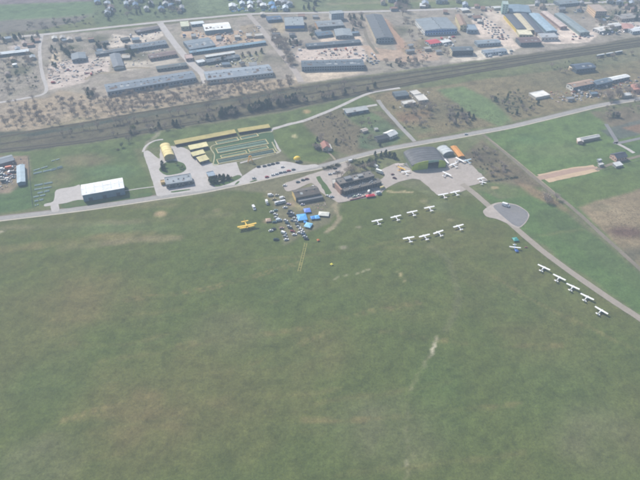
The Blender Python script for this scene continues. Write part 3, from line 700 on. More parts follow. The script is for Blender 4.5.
# left works yard
B('shed', 'light blue roofed shed along the fence of the left yard', 'shed', (17.3,183),(25,181.6),(16.8,166), 4, '#8496a2', '#a9bcc8', 'gable', 1, ridge='y')
B('shed', 'grey roofed shed at the left picture edge near the railway', 'shed', (-8,166),(14,160),(-8,160), 4.5, '#77797c', '#7c858e', 'gable', 1.4)
# --- industrial estate, left to right
def I(lab, FL, FR, BL, h, wall, roof, style='gable', **k):
    k.setdefault('win', (1 if h < 8 else 2, 4.5, 2.2, 1.5)); name = k.pop('name', 'factory_hall'); cat = k.pop('cat', 'factory')
    return B(name, lab, cat, FL, FR, BL, h, wall, roof, style, **k)
I('long low shed with white roof at left picture edge', (-12,56),(28.5,51.3),(-12,53.6), 4, '#6f747a', '#cdd6dc', rise=.8, name='shed', cat='shed')
I('grey roofed house beside dark trees right of sandy square', (72,60),(86,57.4),(71,54), 5, '#7c8088', '#75808a', rise=1.5)
I('small hall seen end on with white window band, in the pale yard', (113.5,67.2),(124,66),(109.5,54.5), 5, '#a8a49c', '#6f7680', rise=1.4, band=('#c4c8c8', .3, .7))
I('long blue grey roofed hall below the pale sandy yard', (129,49.3),(167,43.8),(127.5,45.3), 5, '#727d88', '#65727f', rise=1, vents=8)
I('narrow dark roofed shed left of the long blue grey hall', (96,54.5),(128,49.6),(95.5,52), 4, '#646c74', '#5e6872', rise=.8)
I('brown roofed workshop row beside the wide street', (150,58.4),(177,54),(149,54.4), 4.5, '#8a7c74', '#74605e', rise=1.2)
I('dark roofed shed below the brown roofed workshops', (157,69.2),(187,65.2),(156.5,66.2), 4, '#83847e', '#5a6468', rise=.8)
I('small dark hut on the left of the pale sandy yard', (102,43.2),(108.5,42.3),(102,41.3), 3.5, '#5c5c5a', '#54565a', rise=.8, win=None)
I('small dark hut in the middle of the pale sandy yard', (122,40.3),(130,38.8),(121.5,38), 3.5, '#5c5c5a', '#4e5256', rise=.8, win=None)
I('dark roofed hall at the top right of the pale sandy yard', (137,32.5),(160,28),(136,30), 4, '#6d6460', '#625c62', rise=.8)
r, W, D = I('very long two tier grey barracks parallel to the railway', (107,92),(196,77.6),(105,84.6), 6.5, '#8b96a0', '#6f7c8a', rise=1.5, win=None, vents=14, endwall='#e3ddd4')
for i in range(7):
    xc = -W/2+W*(.39+.045*i); MB().box(xc-1.5, xc+1.5, -D/2-.15, -D/2-.02, 1.4, 5.2).build('window', GLASS, r)
g = MB()
for i in range(26):
    if 9 < i < 18: continue
    xc = -W/2+(i+.5)*W/26; g.box(xc-1, xc+1, -D/2-.12, -D/2-.02, 2.2, 4.0)
tag(g.build('window', GLASS, r), kind='stuff')
wall_piece(r, 'ledge', '#c8ccce', -W/2+10, W/2-1, -D/2-.6, -D/2-.02, .9, 1.25)
I('broad light grey hall above the railway scrub', (207,80.3),(273,72.5),(204.5,71.8), 6, '#c0c0ba', '#8c97a2', rise=2.2, vents=9)
I('blue grey hall behind the wide street', (190,49.5),(215.5,45.2),(187,40.8), 5.5, '#73808c', '#75828e', rise=1.8)
I('thin long light blue roofed shed crossing the works', (190,52.8),(266,42.3),(189.5,51), 4, '#5f7888', '#7f9db0', rise=.5)
I('white flat roofed hall, the brightest roof in the works at upper left', (205,30.8),(231,28.4),(203.3,24.4), 6.5, '#8497a0', '#f0f1ee', rise=1.2, win=None)
I('small white shed left of the bright white hall', (191.5,24.6),(204,23.2),(190.7,22.2), 4, '#8ba2b0', '#d6dfe2', rise=.6)
I('greenish white block at the street corner', (181,27),(189,25.6),(180,21.8), 6, '#a8b09a', '#c8ccb4', 'flat')
I('long shed with thin white roof in the middle of the works', (206,57.2),(235,52.7),(205.4,55.5), 4, '#6f7a82', '#d9dbd8', rise=.6)
I('dark grey shed in front of the thin white roof', (207,62.5),(240,57),(206.5,59.4), 4, '#59646c', '#5f6a74', rise=.8)
I('pinkish low block near the street bend', (186,59),(193,58),(184.5,55), 4, '#b39c94', '#b09a94', 'flat')
I('small white block at the bend of the wide street', (198,63.2),(205.5,61.6),(197.5,60.4), 4, '#a5a9a8', '#cfd4d6', 'flat')
I('bright blue fronted hall with grey roof beside the upper street', (285,26),(304.3,25.2),(284,17.5), 8, '#b9a98c', '#929a9f', 'flat', win=None, band=('#2f6fb4', .38, .98), vents=4)
I('dark blue roofed shed left of the bright blue hall', (268,20.2),(282,19),(268,16.5), 4.5, '#4d6684', '#46607c', rise=.8)
I('white and grey four storey block beyond the works', (331.5,14.2),(344,13.2),(329.7,11.2), 12, '#aebdc8', '#9aa2a6', 'flat', win=(4, 3, 1.6, 1.4), endwall='#e4e6e6', name='apartment_block', cat='apartment block')
I('grey roofed hall with an orange corner', (318,27),(344,25.2),(317.5,21.3), 5.5, '#6d767e', '#828a90', rise=1.5, endwall='#c99b6a')
I('small blue roofed shed in front of the orange cornered hall', (318,36),(333,34.2),(317.5,32), 4, '#4e6478', '#52687c', rise=1)
I('pale grey hall with patchy roof right of the blue shed', (336,36),(352,34),(334,29.2), 5, '#8f979c', '#8f989e', rise=1.4)
I('long dark shed behind the pink yard', (307,46.6),(361,42.2),(306,43.6), 4, '#4b5662', '#55616c', rise=.8, win=None, doors=12)
I('large dark blue grey hall with windowed front before the pink yard', (302,67),(364,65.2),(300,60.8), 7, '#7c8c9a', '#5d6a76', rise=1.6, win=(2, 3.6, 2.2, 1.6), vents=10)
I('long dark roofed hall pointing away beside the orange dirt track', (376,38.5),(393,36.8),(365.5,15.2), 8, '#8796a0', '#62666c', rise=2, endwall='#d2c3a8', ridge='y', vents=6)
I('large light blue fronted hall with white left side', (425,30.5),(457.7,29),(415.5,19.2), 8.5, '#a9c2dc', '#8a939a', rise=1.6, endwall='#e6e7e6', band=('#3f77bd', .55, .8), vents=8)
I('long cream gabled building seen end on', (460.5,25.5),(466.3,24.6),(455.5,14.8), 9, '#e2d2a4', '#9a7f6c', rise=1.8, ridge='y')
I('blue grey block beside the cream gabled building', (467.5,30),(477,29),(465,24.6), 6, '#8c9cac', '#8796a4', 'flat')
I('dark hall with cream end wall just above the railway', (452.3,51),(473.5,50.3),(450,47), 8, '#3e4a54', '#616c74', rise=1.2, endwall='#ddd2b6')
I('red roofed sales pavilion below the light blue hall', (430.5,44.2),(441,42.4),(428,40.2), 4, '#d5d6d8', '#c4505a', rise=.8, name='pavilion', cat='pavilion')
I('low white pavilion right of the red roofed one', (443,43.2),(452,41.4),(442,40.4), 3.5, '#c0c4c6', '#dfe1e0', 'flat', name='pavilion', cat='pavilion')
I('long grey blue low hall beside the car yard', (478,44),(501,42.4),(476,40.5), 5, '#93a1ac', '#8d9aa4', rise=1)
I('white fronted low hall next to the railway', (485,53),(507,50.8),(483,50), 4.5, '#c4ccd2', '#8b98a4', rise=.8)
I('slender pale teal tower block at the top', (503,4.5),(508.5,4.2),(502,1), 17, '#b4d2c8', '#a9bab4', 'flat', win=(5, 3, 1.5, 1.3), name='apartment_block', cat='apartment block')
I('grey hall right of the teal tower block', (510,11.8),(530,10.2),(508,4.5), 6, '#8396a0', '#7f93a2', rise=1.2)
I('dark roofed long hall with yellow left edge, leftmost of the parallel halls', (516.5,29),(525.5,27.8),(504,14.6), 6, '#a5a09a', '#5b5f68', rise=1.2, endwall='#d9c060', ridge='y')
I('cream roofed long hall between two dark roofed ones', (528,30.5),(535,29.6),(513.5,13.8), 5.5, '#c0a98c', '#cbbfa2', rise=1, ridge='y')
I('dark roofed long hall, second dark one of the parallel halls', (536,32.6),(542.5,31.4),(519.5,13.6), 5.5, '#a08c80', '#565c68', rise=1, ridge='y')
I('light blue roofed long hall among the parallel halls', (547,31.2),(555.5,29.4),(529,13.6), 5.5, '#7d95a2', '#9fb6c6', rise=1.2, ridge='y')
I('pinkish white roofed long hall among the parallel halls', (560.5,26.8),(566.3,25.6),(541,11.8), 5, '#b99c94', '#c9b8b0', rise=1, ridge='y')
I('grey roofed long hall, rightmost of the parallel halls', (580.5,32.8),(588.5,31.4),(554.5,13.6), 5.5, '#92a09c', '#8d9a9e', rise=1.2, ridge='y')
I('cream canopy roof at the foot of the leftmost parallel halls', (519.5,34.8),(531.5,33.2),(516.5,29.6), 5, '#c9c2a0', '#e3dcc0', 'flat')
I('white office block at the foot of the light blue roofed hall', (542,37.8),(558.5,37.4),(540,33.4), 5.5, '#dfd6cf', '#aeb2b6', 'flat')
I('red brown roofed building at the railway end of the parallel halls', (521,42.8),(541.5,42),(519.5,37.5), 6.5, '#5d646c', '#74605f', rise=1.6)
I('peach and cream apartment block at upper right', (596,11.6),(608.5,12.6),(588,4.6), 11, '#a89c92', '#b3a296', 'flat', win=(3, 3.2, 1.5, 1.3), endwall='#e8c7a4', name='apartment_block', cat='apartment block')
I('white roofed hall left in the white works near the right edge', (600,31.4),(615,28.4),(597,27.6), 5, '#c9c6c2', '#dedcd8', rise=1)
I('white roofed hall behind in the white works near the right edge', (611,27),(622,25.2),(608,24), 5, '#c9c6c2', '#d8d8d6', rise=1)
I('pinkish roofed hall right of the white works', (624,28.8),(634,27),(620,23.6), 5, '#b59c94', '#b98f86', rise=1)
I('striped white sheds at the right picture edge', (633,31.6),(652,29),(631,27.8), 5, '#b4bcc2', '#d9dde0', rise=1)
I('long pale hall near the top right corner', (622,19),(652,16),(618,14.6), 5, '#a99c92', '#9c9894', rise=1)
I('grey top hall beside the trees near upper right', (560,4.4),(580,2.6),(558,.4), 5, '#7c8890', '#7f8a90', rise=1)
I('long dark blue roofed building beside the sidings', (577,69.4),(596,67.2),(575.2,64), 6.5, '#5b6670', '#525f70', rise=1.8, win=(1, 4, 2, 1.6))
I('tan roofed goods shed with pale end wall, right of the white heap', (573.5,87.4),(596,82.8),(569.2,83.2), 6, '#6e7c8c', '#a98f7c', rise=1.4, endwall='#e2ded6')
I('blue grey roofed goods shed joined to the tan one', (597,84.8),(613,81),(595,80.4), 6, '#5c6c7e', '#6a7a88', rise=1.4)
I('white roofed goods shed at the end of the row', (612.5,80.2),(630,76.6),(610.5,77.2), 5, '#8f959a', '#e6e8e8', rise=.8)
I('pink brick house near the right edge below the goods sheds', (633,90),(642,87.5),(631,84.6), 5, '#b98e7c', '#b07e70', rise=2)
I('pale low block left of the goods sheds', (536,97.8),(550,95),(533,92.4), 3.2, '#c9c2b6', '#e8e6e0', 'flat', win=None, vents=0, name='workshop', cat='workshop')
# far houses (beyond the upper road)
rh = random.Random(21)
far = []
for i in range(30):
    px = rh.uniform(97, 182); py = rh.uniform(-5, 15-0.02*(px-97))
    far.append((px, py, 'house in the village beyond the left field', 'houses in the village beyond the left field'))
for i in range(18):
    px = rh.uniform(228, 292); py = rh.uniform(-3, 9)
    far.append((px, py, 'house at the top centre of the town', 'houses at the top centre'))
for i in range(24):
    px = rh.uniform(535, 645); py = rh.uniform(-6, 10 if px < 585 or px > 612 else 1)
    far.append((px, py, 'house in the upper right suburb', 'houses in the upper right suburb'))
for i in range(10):
    px = rh.uniform(380, 500); py = rh.uniform(-1, 6)
    far.append((px, py, 'house along the far upper road', 'houses along the far upper road'))
pos = []
for px, py, lab, gp in far:
    if any(abs(px-a) < 5 and abs(py-c) < 2 for a, c in pos): continue
    pos.append((px, py))
    wd = rh.uniform(4, 6.5); roof = rh.choice(['#6c5a58', '#8c8f94', '#5a6878', '#9aa6b4', '#7a6c60', '#8c8f94', '#5c7896', '#a4a8ac'])
    if 225 < px < 295: roof = rh.choice(['#6d9cc4', '#c6d2dc', '#5a88b4', '#8a9098', '#d8dde0'])
    nm_ = {'#6c5a58': 'brown', '#8c8f94': 'grey', '#5a6878': 'slate', '#9aa6b4': 'pale grey', '#7a6c60': 'tan', '#c8ccd0': 'white', '#5c7896': 'blue', '#c0c4c8': 'whitish', '#6d9cc4': 'light blue', '#c6d2dc': 'white', '#5a88b4': 'blue', '#8a9098': 'grey', '#d8dde0': 'white', '#a4a8ac': 'pale grey', '#9ca0a4': 'grey'}[roof]
    zx = [z for z in ((97, 182), (228, 292), (380, 500), (535, 645)) if z[0] <= px <= z[1]][0]
    lab = nm_+' roofed '+lab+', '+where(px, py, [(zx[0], -5), (zx[1], 13)])
    B('house', lab, 'house', (px-wd/2, py), (px+wd/2, py-rh.uniform(.2, .8)), (px-wd/2-.3, py-rh.uniform(2, 3)), rh.uniform(4, 6), rh.choice(['#c8c0b4', '#b0a89c', '#a8b4bc', '#cbb9a6']), roof, 'gable', rh.uniform(1.5, 3), group=gp, win=(1, 4, 1.4, 1.4))
for px, py, c in [(15,50,'#8a93a0'),(10,60,'#a39080'),(5,75,'#8c8078'),(30,58,'#9aa4ac'),(67,40,'#b0a8a0'),(52,39,'#c0c0bc'),(60,38.5,'#a8a4a0'),(22,44,'#9c8c86')]:
    B('house', 'small cottage in the scrubby quarter left of the curved track', 'house', (px, py), (px+5, py-.8), (px-.3, py-2.4), 3.6, '#a59c90', c, 'gable', 1.6, group='cottages in the left scrubby quarter')

rx = random.Random(77); exz = [((96, 40), (150, 60)), ((205, 34), (262, 40)), ((206, 64), (262, 70)), ((310, 28), (356, 40)), ((266, 34), (300, 44)), ((402, 40), (446, 58)), ((470, 12), (500, 22)), ((455, 4), (500, 12)), ((602, 16), (640, 24)), ((560, 84), (632, 100)), ((390, 5), (450, 14)), ((262, 20), (330, 14)), ((190, 30), (204, 38)), ((5, 38), (38, 46)), ((50, 36), (96, 46))]
placed = []
for zi in range(86):
    (xa, ya), (xb, yb) = exz[zi % len(exz)]; px = rx.uniform(xa, xb); py = rx.uniform(min(ya, yb), max(ya, yb))
    g0 = G(px, py)
    if any((g0-q).length < 17 for q in placed): continue
    if any(o.type == 'EMPTY' and o.get('category') in ('factory', 'shed', 'warehouse', 'apartment block', 'workshop') and (o.location-g0).length < o.get('w', 20)*.5+8 and abs((Matrix.Rotation(-o.rotation_euler.z, 3, 'Z') @ (g0-o.location)).y) < o.get('d', 10)*.5+7 for o in col.objects): continue
    placed.append(g0); nm, hx = rx.choice([('grey', '#8c9094'), ('white', '#dcdedc'), ('dark', '#55585e'), ('pale', '#b8b4ac'), ('rusty brown', '#84685c'), ('blue grey', '#6c7f90')])
    wd = rx.uniform(4, 8)
    B('shed', nm+' roofed small outbuilding in the industrial estate, '+where(px, py, [(0, 0), (640, 100)]), 'shed', (px-wd/2, py), (px+wd/2, py-rx.uniform(.4, 1)), (px-wd/2-.2, py-rx.uniform(1.6, 2.6)), rx.uniform(2.8, 4.5), rx.choice(['#a09a92', '#8a8f94', '#b8ada0']), hx, rx.choice(['gable', 'flat', 'shed']), .8, group='small outbuildings in the industrial estate')

# ------------------------------------------------------------------ basins beside the depot
sheet('lawn', [(213,165),(212,158),(216,145),(214,142.5),(272,130.6),(277,152),(240,161)], ground_mat('basin_turf', '#4a6040', scales=((0.3, .12), (1.2, .1))))
def bed(label, FL, FR, BL, fill):
    ce, rz, W, D = rect(FL, FR, BL, .9); r = tag(empty('basin', ce, rz), label, 'basin'); x, y = W/2, D/2; RIM = mat('#bcb082', .9, .15)
    MB().box(-x-1.0, x+1.0, -y-1.0, -y, -.2, .9).build('rim', RIM, r); MB().box(-x-1.0, x+1.0, y, y+1.0, -.2, .9).build('rim', RIM, r)
    MB().box(-x-1.0, -x, -y+.01, y-.01, -.2, .9).build('rim', RIM, r); MB().box(x, x+1.0, -y+.01, y-.01, -.2, .9).build('rim', RIM, r)
    MB().box(-x, x, -y, y, .12, .3).build('filling', mat(fill, .6, .25, .3), r)
    g = MB(); n = int(W/3)
    for i in range(1, n): g.box(-x+i*W/n-.08, -x+i*W/n+.08, -y+.02, y-.02, .25, .55)
    if D > 8: g.box(-x+.05, x-.05, -.15, .15, .3, .8)
    tag(g.build('baffle', mat('#5f7868', .8), r), kind='stuff')
bed('upper left narrow green basin beside the garages', (217.5,144.2),(238.3,140),(216.5,141.6), '#4d664a')
bed('upper right narrow green basin beside the garages', (242,139.2),(258,135.8),(241.4,136.8), '#4a6850')
bed('long grey green basin, second row of the basins', (218.5,152.8),(268,143.6),(217.3,148.2), '#54705c')
bed('left narrow green basin in the third row', (222,157.4),(246.4,152.6),(221.2,155.6), '#4a6a48')
bed('right narrow green basin in the third row', (250,151.6),(268,148),(249.4,149.3), '#4a6a48')
bed('longest darkest blue green basin nearest the car park', (219,163.3),(275,152.6),(218,159.4), '#2f4c46')
ribbon('path', [(213,165.5),(240,161),(277,153.6),(276,150),(272,142)], 1.7, mat('#a8a482'), 0)
ribbon('path', [(213,165),(214.5,155),(212,146),(240,139.5),(262,133),(272,132)], 1.4, mat('#a8a482'), 0)

# ------------------------------------------------------------------ trees
BARK = mat('#7d7066', .95, .2, 1.5)
def twigs(mb, c, rx, rz, n, ln, wd, rr, up=.4):
    for i in range(n):
        while True:
            p = Vector((rr.uniform(-1, 1), rr.uniform(-1, 1), rr.uniform(-1, 1)))
            if .15 < p.length < 1: break
        q = Vector((c[0]+p.x*rx, c[1]+p.y*rx, c[2]+p.z*rz))
        d = (Vector((p.x, p.y, p.z+up))+Vector((rr.uniform(-.6, .6), rr.uniform(-.6, .6), rr.uniform(-.5, .5)))).normalized()*ln*rr.uniform(.6, 1.3)
        s = d.cross(Vector((rr.uniform(-1, 1), rr.uniform(-1, 1), rr.uniform(-1, 1)))).normalized()*wd*rr.uniform(.6, 1.4)
        mb.add([q-s, q+s, q+d], [(0, 1, 2)])
def tree_mesh(kind, seed):
    rr = random.Random(seed); t = MB(); c = MB()
    if kind == 'bare':
        hgt = 8.0; t.cyl((0,0,-.2), (.15,.1,3.2), .26, .18, 6)
        tips = []
        for k in range(7):
            a = k*2.4+rr.random(); z = 2.2+k*.35; r1 = rr.uniform(1.6, 2.8); e = (math.cos(a)*r1, math.sin(a)*r1, z+rr.uniform(1.8, 3.2)); t.cyl((.12,.08,min(z, 3.2)), e, .12, .04, 5); tips.append(e)
        t.cyl((.15,.1,3.2), (.3,0,6.6), .17, .04, 5); tips.append((.3, 0, 6.4))
        for e in tips: twigs(c, e, rr.uniform(1.2, 1.9), rr.uniform(.8, 1.4), 70, 1.0, .085, rr)
    elif kind == 'ever':
        t.cyl((0,0,-.2), (0,0,7.5), .24, .05, 6)
        for k in range(9):
            z = 1.2+k*.75; r0 = 2.3*(1-k/10.5)
            for j in range(3):
                a = rr.uniform(0, 6.3); twigs(c, (math.cos(a)*r0*.5, math.sin(a)*r0*.5, z), r0*.7, .55, 26, .9, .2, rr, 0)
    elif kind == 'leaf':
        t.cyl((0,0,-.2), (.1,0,3.0), .22, .13, 6)
        for k in range(8):
            a = k*2.4+rr.random(); e = (math.cos(a)*rr.uniform(.8, 2.0), math.sin(a)*rr.uniform(.8, 2.0), 3.2+rr.uniform(0, 2.4)); t.cyl((.1,0,2.4), e, .09, .03, 5)
            twigs(c, e, rr.uniform(.9, 1.4), rr.uniform(.8, 1.1), 60, .55, .2, rr, .2)
    else:   # bush
        for k in range(4): t.cyl((0,0,-.1), (rr.uniform(-.8,.8), rr.uniform(-.8,.8), 1.4), .06, .02, 4)
        for k in range(5):
            twigs(c, (rr.uniform(-.9, .9), rr.uniform(-.9, .9), rr.uniform(.7, 1.6)), rr.uniform(.6, 1.0), .7, 42, .6, .11, rr)
    return t, c
CROWN = {'bare': ['#b3a496', '#a3958a', '#ad9d8a', '#94877c'], 'ever': ['#42523a', '#4a5a42'], 'leaf': ['#7b8047', '#5d6d3f', '#697548'], 'bush': ['#85755c', '#706c50', '#68704a']}
PROTO = {}
for kd in CROWN:
    PROTO[kd] = []
    for i, hx in enumerate(CROWN[kd]):
        t, c = tree_mesh(kd, 100+i*7+len(kd)); PROTO[kd].append((t.mesh('trunk', BARK), c.mesh('crown', mat(hx, .95, .25, .6))))
NM = {'bare': ('bare_tree', 'tree'), 'ever': ('evergreen_tree', 'tree'), 'leaf': ('leafy_tree', 'tree'), 'bush': ('bush', 'bush')}
rt = random.Random(99)
NT = [0]
def plant(px, py, kind, s, label, group=None, v=None):
    nm, cat = NM[kind]; g = G(px, py); r = empty(nm, (g.x, g.y, 0), rt.uniform(0, 6.3)); s *= 1.25; r.scale = (s*rt.uniform(.9, 1.3), s*rt.uniform(.9, 1.3), s*rt.uniform(.8, 1.05))
    tag(r, label, cat, group); tm, cm = PROTO[kind][v if v is not None else rt.randrange(len(PROTO[kind]))]
    for n, m in (('trunk', tm), ('crown', cm)):
        o = bpy.data.objects.new(n, m); col.objects.link(o); o.parent = r
    NT[0] += 1
def inpoly(x, y, P):
    c = False; j = len(P)-1
    for i in range(len(P)):
        if (P[i][1] > y) != (P[j][1] > y) and x < (P[j][0]-P[i][0])*(y-P[i][1])/(P[j][1]-P[i][1])+P[i][0]: c = not c
        j = i
    return c
MASS = {}
def mass(x, y, kd, s):
    g = G(x, y); v_ = rt.randrange(len(PROTO[kd])); s *= 1.25; M = Matrix.Translation(g) @ Matrix.Rotation(rt.uniform(0, 6.3), 4, 'Z') @ Matrix.Scale(s, 4)
    for m_ in PROTO[kd][v_]:
        vv, ff = MASS.setdefault(m_.materials[0].name, ([], [], m_.materials[0]))[:2]; b_ = sum(len(a) for a in vv)
        co = np.empty(len(m_.vertices)*3, 'f'); m_.vertices.foreach_get('co', co); co = co.reshape(-1, 3)
        Mn = np.array(M); vv.append(co @ Mn[:3, :3].T+Mn[:3, 3])
        ff += [[b_+i for i in p.vertices] for p in m_.polygons]
def flush_mass(name, label):
    V_ = []; F_ = []; MI = []; b_ = 0; ms = []
    for k, (vv, ff, m_) in MASS.items():
        a = np.concatenate(vv); V_ += a.tolist(); F_ += [[b_+i for i in f] for f in ff]; MI += [len(ms)]*len(ff); ms.append(m_); b_ += len(a)
    me_ = bpy.data.meshes.new(name); me_.from_pydata(V_, [], F_)
    for m_ in ms: me_.materials.append(m_)
    me_.polygons.foreach_set('material_index', MI); o = bpy.data.objects.new(name, me_); col.objects.link(o); tag(o, label, 'trees', kind='stuff'); MASS.clear()
def wood(P, n, kinds, s0, s1, label, group, stuff=False):
    x0 = min(p[0] for p in P); x1 = max(p[0] for p in P); y0 = min(p[1] for p in P); y1 = max(p[1] for p in P); k = 0
    for _ in range(n*30):
        x = rt.uniform(x0, x1); y = rt.uniform(y0, y1)
        if inpoly(x, y, P):
            kd = rt.choice(kinds)
            if stuff:
                mass(x, y, kd, rt.uniform(s0, s1)); k += 1
                if k >= n: return
                continue
            plant(x, y, kd, rt.uniform(s0, s1), {'bare': 'bare brown ', 'ever': 'dark green ', 'leaf': 'olive green ', 'bush': 'low twiggy '}[kd]+label+', '+where(x, y, P), group); k += 1
            if k >= n: return
wood([(218,114),(236,111),(238,115),(220,119)], 20, ['ever', 'ever', 'bare'], .8, 1.2, 'tree in the dark clump on the railway bank', 'dark clump on the railway bank')
wood([(248,110),(262,105),(296,98),(298,102),(270,108),(250,112.5)], 46, ['ever', 'ever', 'bare'], .8, 1.25, 'tree in the dark belt along the railway', 'long dark belt along the railway')
wood([(352,161),(372,156),(400,154),(398,159),(378,164),(355,170)], 20, ['ever', 'ever', 'leaf'], .6, .95, 'tree behind the grey airfield building', 'trees behind the airfield building')
wood([(384,63),(405,61),(432,60),(430,65),(400,68),(386,67)], 22, ['ever', 'bare', 'bare'], .6, 1.0, 'tree in the hedgerow above the railway', 'hedgerow between works and railway')
wood([(396,0),(406,0),(410,14),(398,18)], 12, ['bare', 'ever'], 1.1, 1.7, 'tall tree beyond the long dark hall', 'tall trees beyond the long dark hall')
wood([(544,197),(556,195),(558,202),(545,204)], 8, ['bare', 'bush', 'bare'], .7, 1.0, 'tree in the thicket beside the field track', 'thicket beside the field track')
wood([(60,46),(74,45),(74,56),(66,58)], 11, ['ever', 'bare', 'leaf'], .8, 1.2, 'tree right of the sandy square', 'trees right of the sandy square')
wood([(125,50),(136,50),(138,60),(128,62)], 10, ['bare', 'leaf', 'ever'], .7, 1.1, 'tree beside the curved works track', 'trees beside the curved works track')
wood([(268,32),(276,33),(296,64),(290,70),(282,60)], 34, ['bare'], .7, 1.1, 'tree beside the upper street', 'brown tree strip beside the upper street')
wood([(282,42),(300,42),(302,48),(284,49)], 12, ['ever', 'bare'], .7, 1.0, 'tree near the huts beside the upper street', 'trees near the huts by the upper street')
wood([(306,27),(314,26),(316,40),(308,38)], 10, ['leaf', 'bare'], .7, 1.2, 'tree before the bright blue hall', 'trees in front of the bright blue hall')
wood([(95,46),(108,44),(105,50),(94,52)], 9, ['ever', 'bare'], .7, 1.0, 'tree left of the pale sandy yard', 'trees left of the pale yard')
wood([(84,92),(98,92),(97,98),(86,99)], 8, ['ever', 'bare'], .7, 1.1, 'tree left of the long barracks', 'trees left of the long barracks')
wood([(0,56),(36,54),(38,88),(0,95)], 55, ['bare', 'bush', 'bare', 'leaf'], .5, 1.0, 'tree in the scrubby quarter left of the curved track', 'trees in the left scrubby quarter', True)
wood([(96,-5),(180,-8),(182,14),(150,18),(96,22)], 60, ['bare', 'leaf', 'ever'], .7, 1.2, 'tree among the houses of the hazy village', 'village trees beyond the left field', True)
wood([(560,-6),(645,-8),(645,22),(612,20),(610,4),(585,3)], 50, ['bare', 'leaf', 'ever', 'bare'], .8, 1.4, 'tree in the upper right suburb', 'trees in the upper right suburb', True)
wood([(300,-2),(328,-3),(326,12),(302,12)], 14, ['bare', 'ever'], .8, 1.3, 'tree left of the four storey block', 'trees left of the four storey block')
wood([(348,15),(362,15),(366,30),(352,34)], 16, ['bare', 'ever'], .7, 1.1, 'tree left of the long dark roofed hall', 'trees left of the long dark hall')
wood([(400,22),(412,20),(424,40),(410,42)], 12, ['bare', 'bush'], .7, 1.0, 'tree left of the light blue fronted hall', 'trees left of the light blue hall')
wood([(440,60),(458,54),(450,47),(438,50)], 8, ['bare', 'bush'], .7, 1.0, 'tree left of the dark hall with cream end', 'trees left of the dark hall')
wood([(592,18),(618,20),(616,34),(606,35)], 12, ['bare', 'leaf'], .9, 1.3, 'tree near the white works at right', 'trees near the white works')
wood([(600,96),(638,90),(640,98),(602,104)], 14, ['bare'], .9, 1.3, 'roadside tree below the goods sheds', 'roadside trees below the goods sheds')
wood([(610,116),(622,114),(622,120),(612,121)], 5, ['bare', 'ever'], .7, 1.0, 'tree right of the green fields', 'trees on the right brown patch')
wood([(442,108),(462,106),(478,118),(470,126),(446,126)], 42, ['bare', 'ever', 'bush', 'bare'], .5, .85, 'tree in the thicket north of the main road', 'dark thicket north of the main road')
wood([(486,96),(520,92),(540,104),(535,114),(512,116)], 46, ['bare', 'bush', 'ever', 'leaf'], .5, .85, 'tree in the thicket above the road bend', 'thicket above the road bend', True)
wood([(316,138),(322,138),(318,150),(313,150)], 6, ['bare', 'ever'], .6, .9, 'tree left of the red roofed farmhouse', 'trees left of the red roofed farmhouse')
wood([(302,120),(345,112),(378,118),(370,142),(350,150),(336,144),(330,128)], 70, ['bush', 'bare', 'bush'], .4, .7, 'fruit tree in the brown orchard', 'fruit trees in the brown orchard', True)
wood([(208,179),(228,176.5),(232,179),(222,183),(211,185)], 34, ['leaf', 'ever', 'ever'], .45, .65, 'tree below the gatehouse', 'green clump below the gatehouse')
wood([(160,165),(166,163),(167,174),(161,172)], 7, ['ever', 'leaf'], .5, .7, 'tree on the left of the round lawn', 'trees left on the round lawn')
wood([(176,164),(184,166),(182,171),(174,172)], 4, ['leaf'], .4, .55, 'tree on the right of the round lawn', 'trees right on the round lawn')
wood([(470,152),(486,146),(504,160),(512,174),(492,178),(474,165)], 45, ['bush', 'bare', 'bush'], .45, .75, 'tree between apron and field track', 'scrub between apron and field track')
wood([(200,116),(218,113),(216,119),(200,121)], 6, ['bare', 'bush'], .6, .9, 'tree left of the dark railway clump', 'railway bank trees left of the clump')
WD = 'tree between works and railway'
wood([(2,104),(46,99),(100,99),(107,97),(107,118),(60,125),(2,130)], 80, ['bare'], .5, .85, WD+', west part', 'bare wood west of the barracks', True)
wood([(107,97),(200,84),(296,78),(292,87),(190,101),(107,116)], 190, ['bare'], .5, .8, WD+', east part', 'bare wood below the barracks', True)
wood([(60,131),(190,110),(280,94),(380,79),(380,82),(280,99),(190,117),(60,137)], 50, ['bare', 'bush', 'bare'], .6, 1.0, 'tree on the strip between the railway tracks', 'trees between the railway tracks', True)
wood([(100,137),(200,120.5),(218,117.5),(216,120),(140,133),(100,139.5)], 24, ['bare', 'ever', 'bush'], .6, 1.0, 'tree on the south bank of the railway', 'trees on the south railway bank', True)
wood([(300,101),(380,86),(378,89),(300,104)], 22, ['bare', 'ever'], .6, .95, 'tree on railway bank above the barn', 'railway bank trees above the barn')
wood([(404,106),(436,104),(440,124),(404,130)], 36, ['bush', 'bare'], .5, .8, 'tree on rough land beyond the lane', 'trees on the rough land beyond the lane')
wood([(540,64),(572,60),(640,50),(640,58),(600,66),(560,76)], 26, ['bare', 'bush'], .5, .9, 'tree south of the railway sidings', 'trees south of the sidings')
wood([(0,38),(38,34),(40,42),(0,46)], 16, ['bare', 'ever'], .7, 1.1, 'tree along the upper road at left', 'trees along the upper road at left')
wood([(20,26),(95,15),(96,24),(30,33)], 30, ['bare', 'leaf', 'bush'], .6, 1.0, 'tree on the verge above the upper road', 'trees above the upper road')
wood([(45,60),(48,84),(62,60),(52,44)], 12, ['bare', 'ever'], .6, 1.0, 'tree beside the curved track', 'trees beside the curved track')
wood([(206,62),(262,52),(262,54),(206,66)], 14, ['bare', 'ever'], .6, .9, 'tree among the sheds before the broad hall', 'trees before the broad hall')
wood([(606,104),(640,100),(640,112),(604,118)], 12, ['bush', 'bare'], .5, .8, 'tree on the verge south of the main road', 'trees south of the main road')
